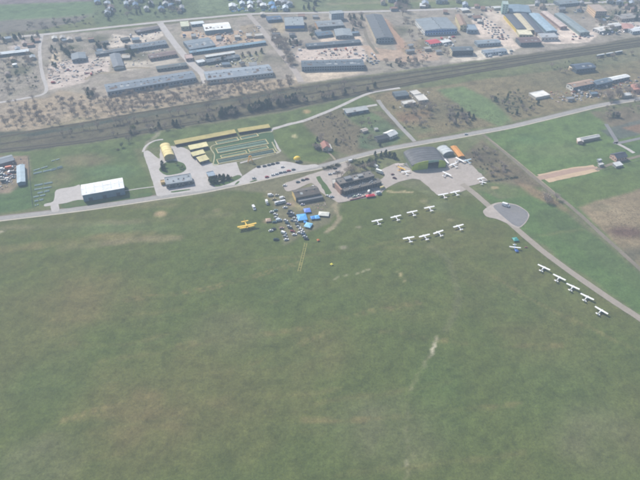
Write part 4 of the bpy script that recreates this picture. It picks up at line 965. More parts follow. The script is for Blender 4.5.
flush_mass('woodland', 'bare and mixed trees massed along the railway, in the orchard and outskirts')
plant(133.5, 132, 'leaf', 1.25, 'olive yellow tree standing alone just south of the railway', v=0)
plant(129, 142, 'bare', .9, 'brown bare tree below the olive yellow tree')
plant(122, 147, 'leaf', .8, 'green tree at the meadow corner by the small path', v=1)
plant(118, 150, 'bush', 1.0, 'low bush left of the meadow corner tree')
for q_ in range(9): plant(337+q_*4.6+rt.uniform(-1,1), 177-q_*1.35+rt.uniform(-.6,.6), 'bare', rt.uniform(.55,.9), 'bare brown tree behind the airfield building, number %s from the road junction' % ['one','two','three','four','five','six','seven','eight','nine'][q_], 'bare trees behind the airfield building')
plant(351, 172, 'bare', 1.0, 'reddish brown bare tree at the left end of the airfield building')
plant(348, 168, 'bare', .8, 'smaller bare tree beside the reddish brown one')
plant(380, 146, 'ever', .6, 'dark shrub at the roadside below the dark barn')
plant(393, 108, 'bush', 1.3, 'reddish bush beside the small lane')
plant(572, 67, 'leaf', .9, 'pale round tree left of the dark blue roofed building', v=0)
plant(336, 144, 'ever', .8, 'dark tree right of the red roofed farmhouse')
# hedges: leafy masses one could not count
def hedge(label, pts, wid, hgt, hx, n):
    P = smoothpath(pts, 6); m = MB(); rr = random.Random(5)
    for i in range(n):
        p = P[rr.randrange(len(P)-1)]; q = P[min(P.index(p)+1, len(P)-1)]; c = p.lerp(q, rr.random())
        twigs(m, (c.x+rr.uniform(-wid, wid)/2, c.y+rr.uniform(-wid, wid)/2, hgt*rr.uniform(.25, .7)), .9, hgt*.35, 18, .55, .16, rr)
    return tag(m.build('hedge', mat(hx, .95, .25, .4)), label, 'hedge')
hedge('oval dark hedge between main road and yard', [(324,169.5),(332,167.5),(339,165.5)], 5.5, 2.6, '#4c5239', 160)
hedge('thin dark hedge line along the right edge of the apron field', [(482,182.5),(500,180),(518,177.5)], 1.6, 1.4, '#4d5a44', 90)
hedge('dark hedge along the lower side of the depot office', [(170,188),(182,186.5),(194,183.5)], 1.8, 1.8, '#4a5640', 60)
# scrub: low uncountable growth on rough land
def scrub(P, n, hexes, s0, s1):
    x0 = min(p[0] for p in P); x1 = max(p[0] for p in P); y0 = min(p[1] for p in P); y1 = max(p[1] for p in P); m = MB(); rr = random.Random(n)
    k = 0
    while k < n:
        x = rr.uniform(x0, x1); y = rr.uniform(y0, y1)
        if not inpoly(x, y, P): continue
        g = G(x, y); s = rr.uniform(s0, s1)*.8; k += 1
        twigs(m, (g.x, g.y, s*.3), s*1.1, s*.4, 9, s*.5, s*.12, rr)
    tag(m.build('scrub', [mat(h, .95, .3, .05) for h in hexes]), 'rough brown scrub growth', 'scrub', kind='stuff')
    o = col.objects[-1]; mi = [rr.randrange(len(hexes)) for _ in range(len(o.data.polygons)//9) for _ in range(9)]; o.data.polygons.foreach_set('material_index', mi)
SC = ['#84745a', '#67654a', '#8c7c60', '#6a6c4c']
scrub([(0,104),(46,98),(104,97),(200,86),(296,78),(290,86),(190,102),(60,124),(0,134)], 3600, ['#a3927a', '#8a7c64', '#ab9b82'], .6, 1.4)
scrub([(0,140),(34,134),(190,108),(280,92),(370,84),(370,88),(280,104),(190,119),(90,136),(0,147)], 2160, SC, .5, 1.2)
scrub([(302,121),(337,109),(384,112),(398,128),(386,144),(352,153),(330,150),(320,138)], 2160, SC, .5, 1.1)
scrub([(366,97),(436,88),(480,110),(512,122),(420,139),(402,122),(384,106)], 3120, SC, .5, 1.3)
scrub([(466,80),(640,54),(640,92),(560,108),(520,118),(490,98)], 3120, ['#7d755c', '#6a694e', '#8a8168'], .5, 1.3)
scrub([(452,166),(482,141),(505,156),(540,187),(500,181),(488,180)], 1200, SC, .4, 1.0)
scrub([(0,42),(40,40),(42,92),(0,98)], 1680, ['#847764', '#6d6b52', '#7c7c60'], .6, 1.4)
scrub([(46,38),(100,34),(100,56),(48,60)], 1200, ['#847c66', '#6d6b52', '#94866e'], .6, 1.3)
scrub([(604,212),(640,205),(640,240),(615,240)], 720, ['#5f4e44', '#6e5a48'], .4, 1.1)
scrub([(92,-4),(290,-6),(290,8),(96,24)], 1920, ['#56604a', '#5b5a46', '#4f5a48'], .8, 1.8)

# ------------------------------------------------------------------ vehicles
TYRE = mat('#1e1e1e', .8)
def ring(w, z0, z1, x, cham=.15):
    return [(x, -w, z0), (x, w, z0), (x, w, z1-cham), (x, w-cham, z1), (x, -w+cham, z1), (x, -w, z1-cham)]
def car_meshes(kind):
    if kind == 'car': L, Wd, belt, top = 4.3, .88, .88, 1.45; prof = [(-2.15,.45,.75),(-2.0,.3,.9),(-1.3,.28,.95),(1.0,.28,.95),(1.9,.3,.8),(2.15,.4,.6)]; cab = [(-1.75,.93),(-1.25,1.42),(.25,1.45),(1.05,.93)]
    else: L, Wd, belt, top = 5.4, 1.0, 1.15, 2.3; prof = [(-2.7,.4,2.2),(-2.6,.3,2.35),(1.1,.3,2.35),(1.7,.3,1.5),(2.5,.3,1.1),(2.7,.4,.9)]; cab = None
    b = MB(); b.loft([ring(Wd, z0, z1, x) for x, z0, z1 in prof])
    g = MB()
    if cab:
        pts = cab; w0 = Wd-.08; w1 = Wd-.22
        vs = [(x, -(w0 if z < 1 else w1), z) for x, z in pts]+[(x, (w0 if z < 1 else w1), z) for x, z in pts]
        g.add(vs, [(0,1,2,3),(7,6,5,4),(0,4,5,1),(1,5,6,2),(2,6,7,3)])
        b.box(pts[1][0]-.02, pts[2][0]+.02, -w1-.02, w1+.02, top-.01, top+.05)
    else:
        g.add([(1.12, -.85, 2.2), (1.12, .85, 2.2), (1.74, .85, 1.5), (1.74, -.85, 1.5)], [(0,1,2,3)], Matrix.Translation((.03, 0, .04)))
        g.box(.3, 1.1, -1.015, 1.015, 1.4, 2.0)
    wh = []
    for sx in (-1, 1):
        for sy in (-1, 1):
            m = MB(); m.cyl((sx*L*.31, sy*(Wd-.18), .33), (sx*L*.31, sy*(Wd+.02), .33), .33, n=10); wh.append(m.mesh('wheel', TYRE))
    return b, g, wh
CB = {k: car_meshes(k) for k in ('car', 'van')}
CMESH = {}
def vehicle(px, py, rot, hexs, label, kind='car', group=None, name=None, cat=None, s=1.0):
    b, g, wh = CB[kind]; key = (kind, hexs)
    if key not in CMESH: CMESH[key] = (b.mesh('body', mat(hexs, .3, .05, .5)), g.mesh('glass', GLASS))
    p = G(px, py); r = empty(name or {'car': 'parked_car', 'van': 'parked_van'}[kind], (p.x, p.y, .1), R(rot)); tag(r, label, cat or kind, group); s *= 1.12; r.scale = (s, s, s)
    for n, m in [('body', CMESH[key][0]), ('window', CMESH[key][1])]+[('wheel', x) for x in wh]:
        o = bpy.data.objects.new(n, m); col.objects.link(o); o.parent = r
    return r
def boxtruck(px, py, rot, hexs, label, L=8.0, name='box_truck', cat='truck', cabhex='#d8d8d6', h=3.4):
    p = G(px, py); r = tag(empty(name, (p.x, p.y, .1), R(rot)), label, cat)
    MB().box(-L/2, L/2-2.2, -1.25, 1.25, .9, h, taper=.04).build('cargo_box', mat(hexs, .5, .06), r)
    MB().loft([ring(1.15, .5, z, x) for x, z in ((L/2-2.1, 2.4), (L/2-.7, 2.4), (L/2, 1.5))]).build('cab', mat(cabhex, .4, .05), r)
    MB().add([(L/2-.66, -1, 2.3), (L/2-.66, 1, 2.3), (L/2-.02, 1, 1.6), (L/2-.02, -1, 1.6)], [(0,1,2,3)], Matrix.Translation((.05, 0, .04))).build('windscreen', GLASS, r)
    for x in (-L*.3, L/2-1.3):
        for s in (-1, 1): MB().cyl((x, s*.85, .45), (x, s*1.2, .45), .45, n=10).build('wheel', TYRE, r)
    return r
def bus(px, py, rot, hexs, label, L=12.0, name='coach'):
    p = G(px, py); r = tag(empty(name, (p.x, p.y, .1), R(rot)), label, 'bus')
    MB().loft([ring(1.25, .35, z, x, .25) for x, z in ((-L/2, 2.9), (-L/2+.2, 3.1), (L/2-.6, 3.1), (L/2, 2.5))]).build('body', mat(hexs, .35, .05), r)
    g = MB()
    for s in (-1, 1):
        for i in range(6): g.box(-L/2+.8+i*(L-1.6)/6, -L/2+.5+(i+1)*(L-1.6)/6, s*1.26-.02, s*1.26+.02, 1.5, 2.4)
    g.build('window', GLASS, r)
    MB().box(-2, 0, -.6, .6, 3.1, 3.35).build('roof_hatch', mat('#b8b8b8'), r)
    for x in (-L*.28, L*.3):
        for s in (-1, 1): MB().cyl((x, s*.95, .5), (x, s*1.27, .5), .5, n=10).build('wheel', TYRE, r)
W_, S_, D_, BK = '#e8e8e8', '#a9adb0', '#33373c', '#1f2226'
# the meadow car park west of the blue tents
vehicle(254, 208.7, -68, W_, 'white van parked alone between yellow biplane and the other vehicles', 'van', s=1.15)
boxtruck(266.9, 203.6, -75, W_, 'short white box truck, left of the long white coach', 6.5)
vehicle(270.6, 195.8, 12, W_, 'white van at the top left corner of the meadow car park', 'van')
vehicle(276.8, 195.6, 15, '#c9c4b4', 'cream car next to the top left white van')
vehicle(274.2, 199.6, 20, '#b5a982', 'beige car just above the long white coach')
vehicle(282.2, 198.6, 30, W_, 'white van between the coach and the yellow gable of the club house', 'van')
bus(280.2, 203.4, 22, W_, 'long white coach on the grass left of the club house')
vehicle(285.2, 207.8, 15, W_, 'small white car just below the long white coach')
vehicle(271.8, 212.2, 25, '#d7dcd6', 'pale estate car left of a teal one, under the coach')
vehicle(275.6, 210.8, 25, '#7f9c9c', 'grey teal car nose to tail with the pale estate car')
vehicle(275.6, 214.8, -15, '#dcdcdc', 'upper white car of the left pair under the teal car')
vehicle(276.4, 218, -15, '#cfcfcf', 'lower white car of the left pair under the teal car')
vehicle(279, 220.8, 15, '#cfdbe4', 'pale blue van in the middle of the meadow car park', 'van')
vehicle(274.6, 222.6, 10, '#3d6470', 'dark teal car touching the pale blue van')
vehicle(285.8, 220.9, -20, W_, 'white car right of the pale blue van')
vehicle(287.4, 223.6, -20, '#30505a', 'dark teal car right behind the white one in the middle')
vehicle(271, 231, 20, '#dfe2e0', 'white car at the lower left of the meadow car park')
vehicle(273.8, 229.4, 15, D_, 'dark grey car beside the lower left white car')
vehicle(281.6, 228.6, 10, '#b08c80', 'dusty brown car above the white group at the bottom')
vehicle(284, 233.8, -30, W_, 'white van at the top of the bottom group', 'van')
vehicle(285.4, 236.8, -15, S_, 'silver car in the middle of the bottom group')
vehicle(286.4, 240, 15, W_, 'white car at the foot of the bottom group')
vehicle(289.2, 226.8, -20, '#cfd4d6', 'silver car left of the packed row')
vehicle(290.4, 228.6, -20, BK, 'black car tucked behind the silver one left of the packed row')
vehicle(292.6, 231.7, -10, '#a04a50', 'red car left of the packed row')
vehicle(294.5, 235, 5, W_, 'white car just below the red one')
vehicle(276.2, 239.9, 5, '#2f4438', 'dark green car alone at the bottom left of the meadow car park', s=1.2)
ordn = ['first', 'second', 'third', 'fourth', 'fifth', 'sixth', 'seventh', 'eighth', 'ninth', 'tenth', 'eleventh', 'last']
rowc = [('#3b444c','dark grey'),('#c9ccd0','silver'),('#2b3238','black'),('#d8d9d4','white'),('#e0e0e0','white'),('#5b6a70','blue grey'),('#c4c8c8','silver'),('#ebebeb','white'),('#e5e5e5','white'),('#49627c','blue'),('#b9bec2','silver'),('#20262c','black')]
rowp = [(290.3,211.5),(292,213.6),(293.5,216),(294.9,218.6),(296.2,221.6),(297.2,224.5),(298.6,227.2),(301,229.6),(302.3,232.2),(303.7,235),(305,237.2),(306.5,239.4)]
for i in range(12):
    vehicle(rowp[i][0], rowp[i][1], -12+rt.uniform(-4, 4), rowc[i][0], '%s car from the club house in the packed row by the blue tents, %s' % (ordn[i], rowc[i][1]), group='cars in the packed row by the tents')
# more parked close to the row, second file
for i, (px, py, c, n) in enumerate([(289,214,'#2c3a44','dark blue'),(290.6,216.6,'#3a3f42','dark grey'),(292.6,221,'#8a9298','grey'),(299.6,233.2,'#dcdcdc','white')]):
    vehicle(px, py, -12, c, '%s car just left of the packed row by the tents, %s' % (ordn[i], n), group='cars left of the packed row')
# car park by the main road
for px, py, c, l in [(267,177.4,'#a8303c','red car, left one of the two red cars in the roadside car park'),(273,175.4,W_,'white car between the red and grey ones in the roadside car park'),(280.8,173.2,'#6f7a86','grey blue car in the roadside car park'),(277,174.4,'#c8ccd0','silver car in the roadside car park'),(285,172.4,'#8a8f94','grey car left of the right red car'),(288.8,171.3,'#b0484c','red car, right one of the two red cars in the roadside car park'),(293.5,170,'#7c8288','grey car ending the lower row of the roadside car park, at right'),
                     (258.6,167.2,'#27313a','black car at the top left end of the roadside car park'),(264.5,166.5,'#4d545a','dark grey car second in the upper row'),(269,165.4,'#5c6468','grey car third in the upper row'),(273,164.4,'#3c4348','charcoal car fourth in the upper row'),(277.5,163.4,'#55585c','grey car at the right end of the upper row'),(282.6,167.4,'#dcdcdc','white car alone in the middle of the roadside car park'),(254,178.6,'#c0c4c4','silver car at the lower left end of the roadside car park')]:
    vehicle(px, py, 17, c, l)
# yards around the club house and airfield building
for px, py, rot, c, l, k in [(303,180.5,15,'#4a545c','dark car by the entrance above the club house','car'),(298,182.5,15,'#54606a','grey blue car above the club house, left of the dark one','car'),(284.8,186,10,'#d5d7d5','white car at the left end of the yard above the club house','car'),(307,179.4,15,'#7b4a4a','dark red car above the club house, beside the dark one','car'),
    (313.5,187,-40,'#dfe0df','white car behind the right end of the club house','car'),(330,174.6,10,'#c8ccd0','silver car below the oval hedge, left','car'),(334.5,173.6,10,'#dcdcdc','white car below the oval hedge, middle','car'),(338.2,172.6,10,'#8a96a4','grey blue car below the oval hedge, right','car'),(350.8,161.6,20,W_,'white van by the roadside junction','van'),
    (328,196.5,-30,W_,'white car below the club lane','car'),(332,197.4,20,'#9aa4ac','grey car beside the white one below the club lane','car'),(344,193,10,'#3c4044','black car in front of the airfield building, left end','car'),(360,188.6,20,'#c4c9cc','silver car in front of the airfield building','car'),(363.5,190.2,15,'#2c3034','black car right of the silver one before the airfield building','car'),
    (355,196.8,14,'#b9d0bc','pale green car behind the red fence','car'),(359,195.6,14,W_,'white car behind the red fence','car'),(368.8,192.2,70,'#e6e8e0','white van pointing towards the airfield building','van'),(378.6,193.6,20,'#d9dedd','white van right of the red canopy','van'),(379.6,195,20,'#2d5650','dark teal car touching the white van at the yard end','car'),(382.4,188.3,30,'#d8c88e','yellow cream van at the grass corner','van'),
    (288.6,204.6,-5,'#c9b7c4','pinkish car at the lower left corner of the club house','car'),(302.6,205,15,'#d9d4dc','pale lilac car in front of the club house','car')]:
    vehicle(px, py, rot, c, l, k)
boxtruck(379.6, 173.2, -35, '#f0f0ea', 'tall white box truck at the right end of the airfield building', 9.5, h=4.2)
boxtruck(376.3, 167.8, -55, '#eceee8', 'second white box truck behind the tall one', 7.5)
vehicle(394.6, 178.6, -30, '#5c2f30', 'dark red tractor like car on the pink yard', 'car')
vehicle(392.6, 174.8, 20, '#7a4a44', 'small brown car above the dark red one on the pink yard', 'car', s=.85)
vehicle(505.6, 206, -30, '#ececec', 'white van standing on the dark turning pad', 'van', s=1.3)
vehicle(526, 247.6, 10, '#9c5a50', 'small reddish car beside the colourful aircraft', 'car', s=.6)
# works yard at left
for px, py, rot, c, l, L in [(3,165.5,12,'#23418a','blue lorry at the left edge of the left yard',10),(10,163.8,12,'#2b4a94','second blue lorry in the left yard',9),(10,168.6,25,'#d0603c','orange lorry in the left yard',9),(2,170.5,15,'#dfe4e8','white lorry below the blue one at the left edge',8),(5,182,10,'#34424c','dark lorry at the bottom of the left yard',8),(11.5,160.5,5,'#cfd6da','white lorry at the top of the left yard',8),(2,176,20,'#5a6a70','grey green lorry in the left yard',8)]:
    boxtruck(px, py, rot, c, l, L)
ry = random.Random(31)
def cname(h):
    r_, g_, b_ = [int(h[i:i+2], 16) for i in (1, 3, 5)]
    if max(r_, g_, b_)-min(r_, g_, b_) < 34: return 'white' if r_ > 196 else 'grey' if r_ > 85 else 'dark'
    return 'blue' if b_ > r_ else 'reddish' if r_-g_ > 45 else 'tan'
def yard(P, n, label, group, cols=(W_, '#d0d0d0', S_, '#6a6e74', '#a05a58', '#7a8cac', '#9aa0a8', W_), rots=(10, 100), kind=None):
    x0 = min(p[0] for p in P); x1 = max(p[0] for p in P); y0 = min(p[1] for p in P); y1 = max(p[1] for p in P); k = 0; used = []
    for _ in range(n*40):
        x = ry.uniform(x0, x1); y = ry.uniform(y0, y1)
        if inpoly(x, y, P) and all(abs(x-a) > 3 or abs(y-c) > 1.6 for a, c in used):
            used.append((x, y)); cc = ry.choice(cols); vehicle(x, y, ry.choice(rots)+ry.uniform(-6, 6), cc, cname(cc)+' '+label+', '+where(x, y, P), kind or ry.choice(['car', 'car', 'van']), group, name='parked_vehicle', cat='vehicle'); k += 1
            if k >= n: return
yard([(1,172),(14,171),(14,181),(3,184)], 10, 'vehicle crammed into the left yard', 'vehicles in the left yard')
yard([(322,50),(350,47),(362,52),(360,57),(320,58)], 15, 'vehicle on the pink works yard', 'vehicles on the pink works yard', cols=(W_, '#c87a60', '#d8d0c8', '#8a8a8e', '#d0a890', '#c8c8c8'))
yard([(322,44.8),(343,43.5),(343,46.2),(322,47.6)], 6, 'lorry parked before the long dark shed', 'white lorries before the long dark shed', cols=(W_,), kind='van', rots=(5,))
yard([(360,56),(372,52),(380,62),(372,66)], 14, 'vehicle in the corner yard right of the windowed hall', 'vehicles right of the windowed hall')
yard([(440,38),(456,36),(456,46),(444,47)], 12, 'vehicle at the sales pavilions', 'vehicles at the sales pavilions', cols=(W_, '#dadada', '#c8505a', '#f0f0f0'))
yard([(474,18),(484,16),(510,36),(506,40),(492,38)], 46, 'car parked in rows on the large car yard', 'cars on the large car yard', kind='car')
yard([(452,8),(500,6),(504,14),(470,17),(456,13)], 22, 'car on the yard beside the teal tower', 'cars on the upper yard', kind='car')
yard([(484,55.5),(508,52.5),(512,50),(512,54),(486,57.5)], 12, 'car in the row beside the railway', 'cars in the row beside the railway', cols=(W_, '#cfd4da', S_))
yard([(570,34),(594,35),(590,38),(572,40)], 12, 'vehicle below the grey roofed long hall', 'vehicles below the rightmost long hall', kind='car')
yard([(598,33),(618,30),(626,32),(604,36)], 9, 'vehicle before the white works', 'vehicles before the white works')
yard([(560,94),(600,88),(640,80),(640,90),(600,96),(566,102)], 30, 'vehicle on the untidy yard below the goods sheds', 'vehicles below the goods sheds', cols=(W_, '#d8d2c8', '#b9a898', '#8c5a48', '#6a7078', '#c9c4bc'))
yard([(50,70),(86,60),(104,58),(104,70),(84,80),(52,88)], 9, 'lorry on the pale pink yard at left', 'vehicles on the left pink yard', cols=(W_, '#cfcfd4', '#b04a4a', '#b8a8a0', '#8c94a0'))
yard([(215,61),(252,58),(250,64),(216,67)], 16, 'lorry among the works before the broad hall', 'white vehicles before the broad grey hall', cols=(W_, '#dfdcc8', '#cfd0c8'))
yard([(216,34),(246,30),(256,38),(225,44)], 16, 'vehicle on orange brown yard by the white hall', 'vehicles on the orange brown yard', cols=(W_, '#c08a60', '#9a8a80', '#c2a88e'))
yard([(228,3),(284,2),(284,10),(230,12)], 22, 'vehicle at the blue and white market halls', 'vehicles at the top centre', cols=('#5a90c4', W_, '#d0d8e0', '#7aa8d0'))
yard([(185,33),(204,36),(200,38),(184,38)], 5, 'vehicle on the yard left of the white hall', 'vehicles left of the white hall')
yard([(120,34),(160,31),(158,40),(120,46)], 10, 'vehicle on the pale sandy yard', 'vehicles on the sandy yard')
yard([(290,46),(302,44),(302,60),(294,58)], 8, 'vehicle by the huts left of the pink yard', 'vehicles left of the pink yard')
vehicle(335, 168.8, 14, D_, 'dark car driving on the main road above the oval hedge'); vehicle(466, 134.6, 14, '#c8ccd0', 'silver car driving on the main road above the thicket track')
# clutter of pallets, crates and heaps: uncountable
def clutter(P, n, hexes, s0, s1, h1):
    x0 = min(p[0] for p in P); x1 = max(p[0] for p in P); y0 = min(p[1] for p in P); y1 = max(p[1] for p in P); m = MB(); k = 0
    while k < n:
        x = ry.uniform(x0, x1); y = ry.uniform(y0, y1)
        if not inpoly(x, y, P): continue
        g = G(x, y); s = ry.uniform(s0, s1); M = Matrix.Translation((g.x, g.y, .05)) @ Matrix.Rotation(ry.uniform(0, 3.1), 4, 'Z')
        m.box(-s, s, -s*.5, s*.5, 0, ry.uniform(.3, h1*.7), M, ry.randrange(len(hexes)), taper=s*.12); k += 1
    tag(m.build('scrap', [mat(h, .9, .25, .5) for h in hexes]), 'scattered pallets, crates and rubble', 'clutter', kind='stuff')
CL = ['#d2cdc6', '#b0a8a2', '#8c9096', '#c4a898', '#a8aeb6', '#94847a']
clutter([(50,62),(104,54),(108,70),(60,88),(48,80)], 132, CL, .6, 2.2, 2)
clutter([(185,30),(262,26),(262,40),(214,50),(190,40)], 121, CL+['#b48a60'], .6, 2.4, 2)
clutter([(205,60),(262,54),(262,64),(210,68)], 71, CL+['#dcd8c0'], .6, 2.0, 2)
clutter([(300,48),(364,44),(364,60),(300,60)], 71, CL+['#b06a50'], .5, 1.6, 1.5)
clutter([(402,44),(440,40),(440,58),(404,60)], 60, CL+['#b06a60'], .5, 1.6, 1.5)
clutter([(540,94),(640,76),(640,92),(560,104)], 176, CL+['#b07a60'], .5, 2.0, 1.8)
clutter([(596,22),(640,20),(640,32),(600,33)], 66, ['#d8d4d0', '#b8b0ac', '#8c8888'], .8, 2.6, 2.5)
clutter([(0,160),(25,158),(28,182),(0,190)], 71, CL, .4, 1.3, 1.5)
clutter([(240,2),(290,1),(288,10),(228,12)], 66, ['#c8d2dc', '#6d9cc4', '#dfe4e6', '#8a9098'], 1, 3, 3)
clutter([(100,36),(160,32),(170,60),(110,70)], 121, CL, .6, 2.0, 1.6)
clutter([(395,92),(430,92),(428,108),(398,108)], 60, ['#d5d2cb', '#a8a49c', '#8c8076'], .5, 1.6, 1.2)
clutter([(338,192),(384,182),(384,192),(350,200)], 133, ['#b9bcc0', '#6a7078', '#4a6a64', '#8c8f94'], .4, 1.1, 1.2)
clutter([(312,205),(326,201),(328,209),(314,211)], 22, ['#a88478', '#8c847c', '#9a8f88', '#b4a49c'], .3, .9, .7)
clutter([(480,8),(640,-4),(640,20),(600,24),(560,10)], 110, CL, .8, 2.4, 2)
# rows of pale pipes on the meadow by the left yard
def pile(p, q, lab, wid=3.2, hx='#a9bab6'):
    a = G(*p); c = G(*q); u = (c-a); L = u.length; r = tag(empty('pipe_stack', ((a+c)/2), math.atan2(u.y, u.x)), lab, 'pipes')
    n = max(2, int(L/7))
    for i in range(n):
        x0 = -L/2+i*L/n+.5; x1 = -L/2+(i+1)*L/n-.5; m = MB()
        for j in range(3): m.cyl((x0, (j-1)*wid/3, .38), (x1, (j-1)*wid/3, .38), .36, n=6)
        m.build('pipe', mat(hx, .8, .2, .8), r)
pile((33,174),(52,169.8),'upper pale row of stacked pipes on the meadow, left piece'); pile((50,170.6),(63,166.6),'broad pale row of stacked pipes right of the upper one', 5.5)
pile((33,171),(48,166.5),'thin pale row above the upper row of pipes', 1.6); pile((51,161.5),(60,159),'single thin row of pipes nearest the railway', 1.4)
pile((34,186),(53,182.4),'first row of the lower pipe stacks'); pile((34,190),(52,187),'second row of the lower pipe stacks, just below the first', 2.5)
pile((37,193.6),(50,190.6),'third row of the lower pipe stacks', 3.5); pile((33,197.6),(46,194.8),'fourth row of the lower pipe stacks', 2.5)
pile((34,201.6),(44,199.4),'fifth row of the lower pipe stacks', 3.5); pile((34.4,206),(39,204.6),'short lowest pipe stack beside the fence', 2.5)
# fence between yard and meadow
def fence(label, pts, hgt, hx, step=3.0, board=False, name='fence'):
    P = smoothpath(pts, 8); r = tag(empty(name, P[0]), label, 'fence'); o = P[0]; m = MB(); q = MB(); acc = 0
    for i in range(len(P)-1):
        a = P[i]-o; c = P[i+1]-o; t = (c-a).normalized(); n = Vector((-t.y, t.x, 0))*.05
        if board: q.add([a-n, c-n, c+n, a+n]+[Vector((v.x, v.y, hgt)) for v in (a-n, c-n, c+n, a+n)], [(4,5,6,7),(0,1,5,4),(1,2,6,5),(2,3,7,6),(3,0,4,7)])
        else:
            for z in (.4, hgt-.1): q.cyl(a+Vector((0,0,z)), c+Vector((0,0,z)), .04, n=4)
        k = int((c-a).length/step)+1
        for j in range(k): p = a.lerp(c, j/k); m.box(p.x-.08, p.x+.08, p.y-.08, p.y+.08, 0, hgt+.1)
    q.build('board' if board else 'rail', mat(hx), r); tag(m.build('post', mat(hx), r), kind='stuff')
fence('wire fence between left yard and pipe meadow', [(28.5,158),(30,180),(33,208)], 1.8, '#77797a')
fence('low red banner fence along the airfield yard', [(350,200.6),(358,198.8),(366,196.8)], 1.3, '#b8323c', board=True)
fence('pale railing continuing the red banner fence to the left', [(338,203.4),(344,202),(350,200.7)], 1.2, '#c8c0b4')
fence('wire fence behind the basins', [(213,141.5),(240,136.6),(272,130.6)], 1.6, '#8a8a80')
fence('low fence along the farm lane', [(604,170),(618,166.5),(640,160)], 1.3, '#8d8a80')

# ------------------------------------------------------------------ tents and canopies
def tent(px, py, w, d, h, rot, hx, label, name='tent', cat='tent'):
    p = G(px, py); r = tag(empty(name, (p.x, p.y, 0), R(rot)), label, cat); w *= 1.15; d *= 1.2; x, y = w/2, d/2; e = h*.62; m = mat(hx, .6, .1, .4)
    q = MB(); q.add([(-x,-y,e),(x,-y,e),(x,y,e),(-x,y,e),(-x*.35,0,h),(x*.35,0,h)], [(0,1,5,4),(1,2,5),(2,3,4,5),(3,0,4)])
    q.add([(-x,-y,e-.35),(x,-y,e-.35),(x,y,e-.35),(-x,y,e-.35),(-x,-y,e),(x,-y,e),(x,y,e),(-x,y,e)], [(0,1,5,4),(1,2,6,5),(2,3,7,6),(3,0,4,7)])
    q.build('canopy', m, r)
    for sx in (-1, 1):
        for sy in (-1, 1): MB().cyl((sx*(x-.1), sy*(y-.1), 0), (sx*(x-.1), sy*(y-.1), e-.02), .06, n=5).build('pole', mat('#c8c8c8', .4), r)
    MB().box(-x+.1, x-.1, y-.15, y-.1, 0, e-.36).build('side_wall', m, r)
BL1 = '#5aaae8'
tent(302, 218.6, 8.5, 9, 3.2, 12, BL1, 'largest bright blue tent, next to the packed row of cars')
tent(307.3, 211.6, 6, 6, 3, 12, '#6c8ce0', 'periwinkle blue tent nearest the club house')
tent(312.8, 218.8, 4, 4.5, 2.8, 15, '#4a94dc', 'left one of the pair of small blue tents')
tent(317.2, 218.2, 4, 5, 2.8, 15, '#66b4f0', 'right one of the pair of small blue tents')
tent(308.3, 226.4, 6, 6.5, 3, -20, '#8cc8ea', 'pale blue tent lowest of the blue tents')
tent(305.2, 222.9, 2.6, 3, 2.4, 0, '#3d93dc', 'tiny blue tent between the largest and the lowest one')
tent(323.8, 215, 9.5, 6, 2.6, -8, '#d4d4ca', 'light grey tent right of the blue tents')
tent(268.3, 221, 4.5, 4.5, 2.4, 10, '#b39a86', 'tan tent left of the meadow car park')
tent(318.2, 240.8, 2.2, 2.2, 1.8, 20, '#c8763c', 'small orange tent below the blue tents')
tent(331.6, 264.8, 2.0, 2.0, 1.4, 35, '#dcd24c', 'small yellow tent alone on the airfield')
tent(370.3, 196.8, 8.5, 3.6, 3, 15, '#cf3548', 'red canopy at the right end of the red fence', 'canopy', 'canopy')
tent(515.2, 240.4, 4.5, 4.5, 2.6, 10, '#3f9690', 'teal tent just above the colourful aircraft')
# yellow canopy kiosk near the car park
def yellow_kiosk():
    p = G(297.2, 161); r = tag(empty('canopy_kiosk', (p.x, p.y, 0), .2), 'small kiosk with white base under a bright yellow domed canopy', 'kiosk')
    MB().box(-2.2, 2.2, -1.8, 1.8, 0, 2.6).build('base', mat('#e2ddcc'), r)
    rings = []
    for k in range(6):
        a = k/5*math.pi/2*.96; rad = 4.3*math.cos(a); z = 3.0+3.2*math.sin(a); rings.append([(rad*math.cos(t*math.pi/6), rad*.85*math.sin(t*math.pi/6), z) for t in range(12)])
    MB().loft(rings).build('canopy', mat('#ecc93e', .6, .06), r)
    for s in (-1, 1):
        for q in (-1, 1): MB().cyl((s*2.8, q*2.3, 0), (s*2.8, q*2.3, 3.1), .09, n=5).build('pole', mat('#c8c8c8'), r)
yellow_kiosk()
def gantry():
    p = G(250.4, 162); r = tag(empty('gantry', (p.x, p.y, 0), .2), 'orange yellow steel gantry between basins and car park', 'gantry'); m = mat('#e3a232', .5, .06)
    for sx in (-1, 1):
        for sy in (-1, 1): MB().cyl((sx*2.8, sy*1.6, 0), (sx*.9, sy*.4, 6.5), .28, .2, 6).build('leg', m, r)
    MB().box(-1.8, 1.8, -.7, .7, 6.5, 7.4).build('head', m, r); MB().box(-2.4, 2.4, -.25, .25, 2.4, 2.9).build('crossbar', m, r)
    MB().box(-.8, .8, -.4, .4, 7.4, 8.6).build('hoist', m, r)
gantry()
# tank and cisterns
def tank(px, py, rad, h, hx, label):
    p = G(px, py); r = tag(empty('storage_tank', (p.x, p.y, 0)), label, 'tank')
    MB().cyl((0,0,0), (0,0,h), rad, n=20).build('shell', mat(hx), r); MB().cyl((0,0,h+.01), (0,0,h+rad*.25), rad*1.02, .3, 20).build('lid', mat(hx, .6), r)
tank(571.8, 69.6, 5, 4, '#d8c3a4', 'round tan storage tank left of the dark blue roofed building')
tank(15.3, 66.5, 3.6, 4, '#e2e6e8', 'round white tank in the left scrubby quarter')
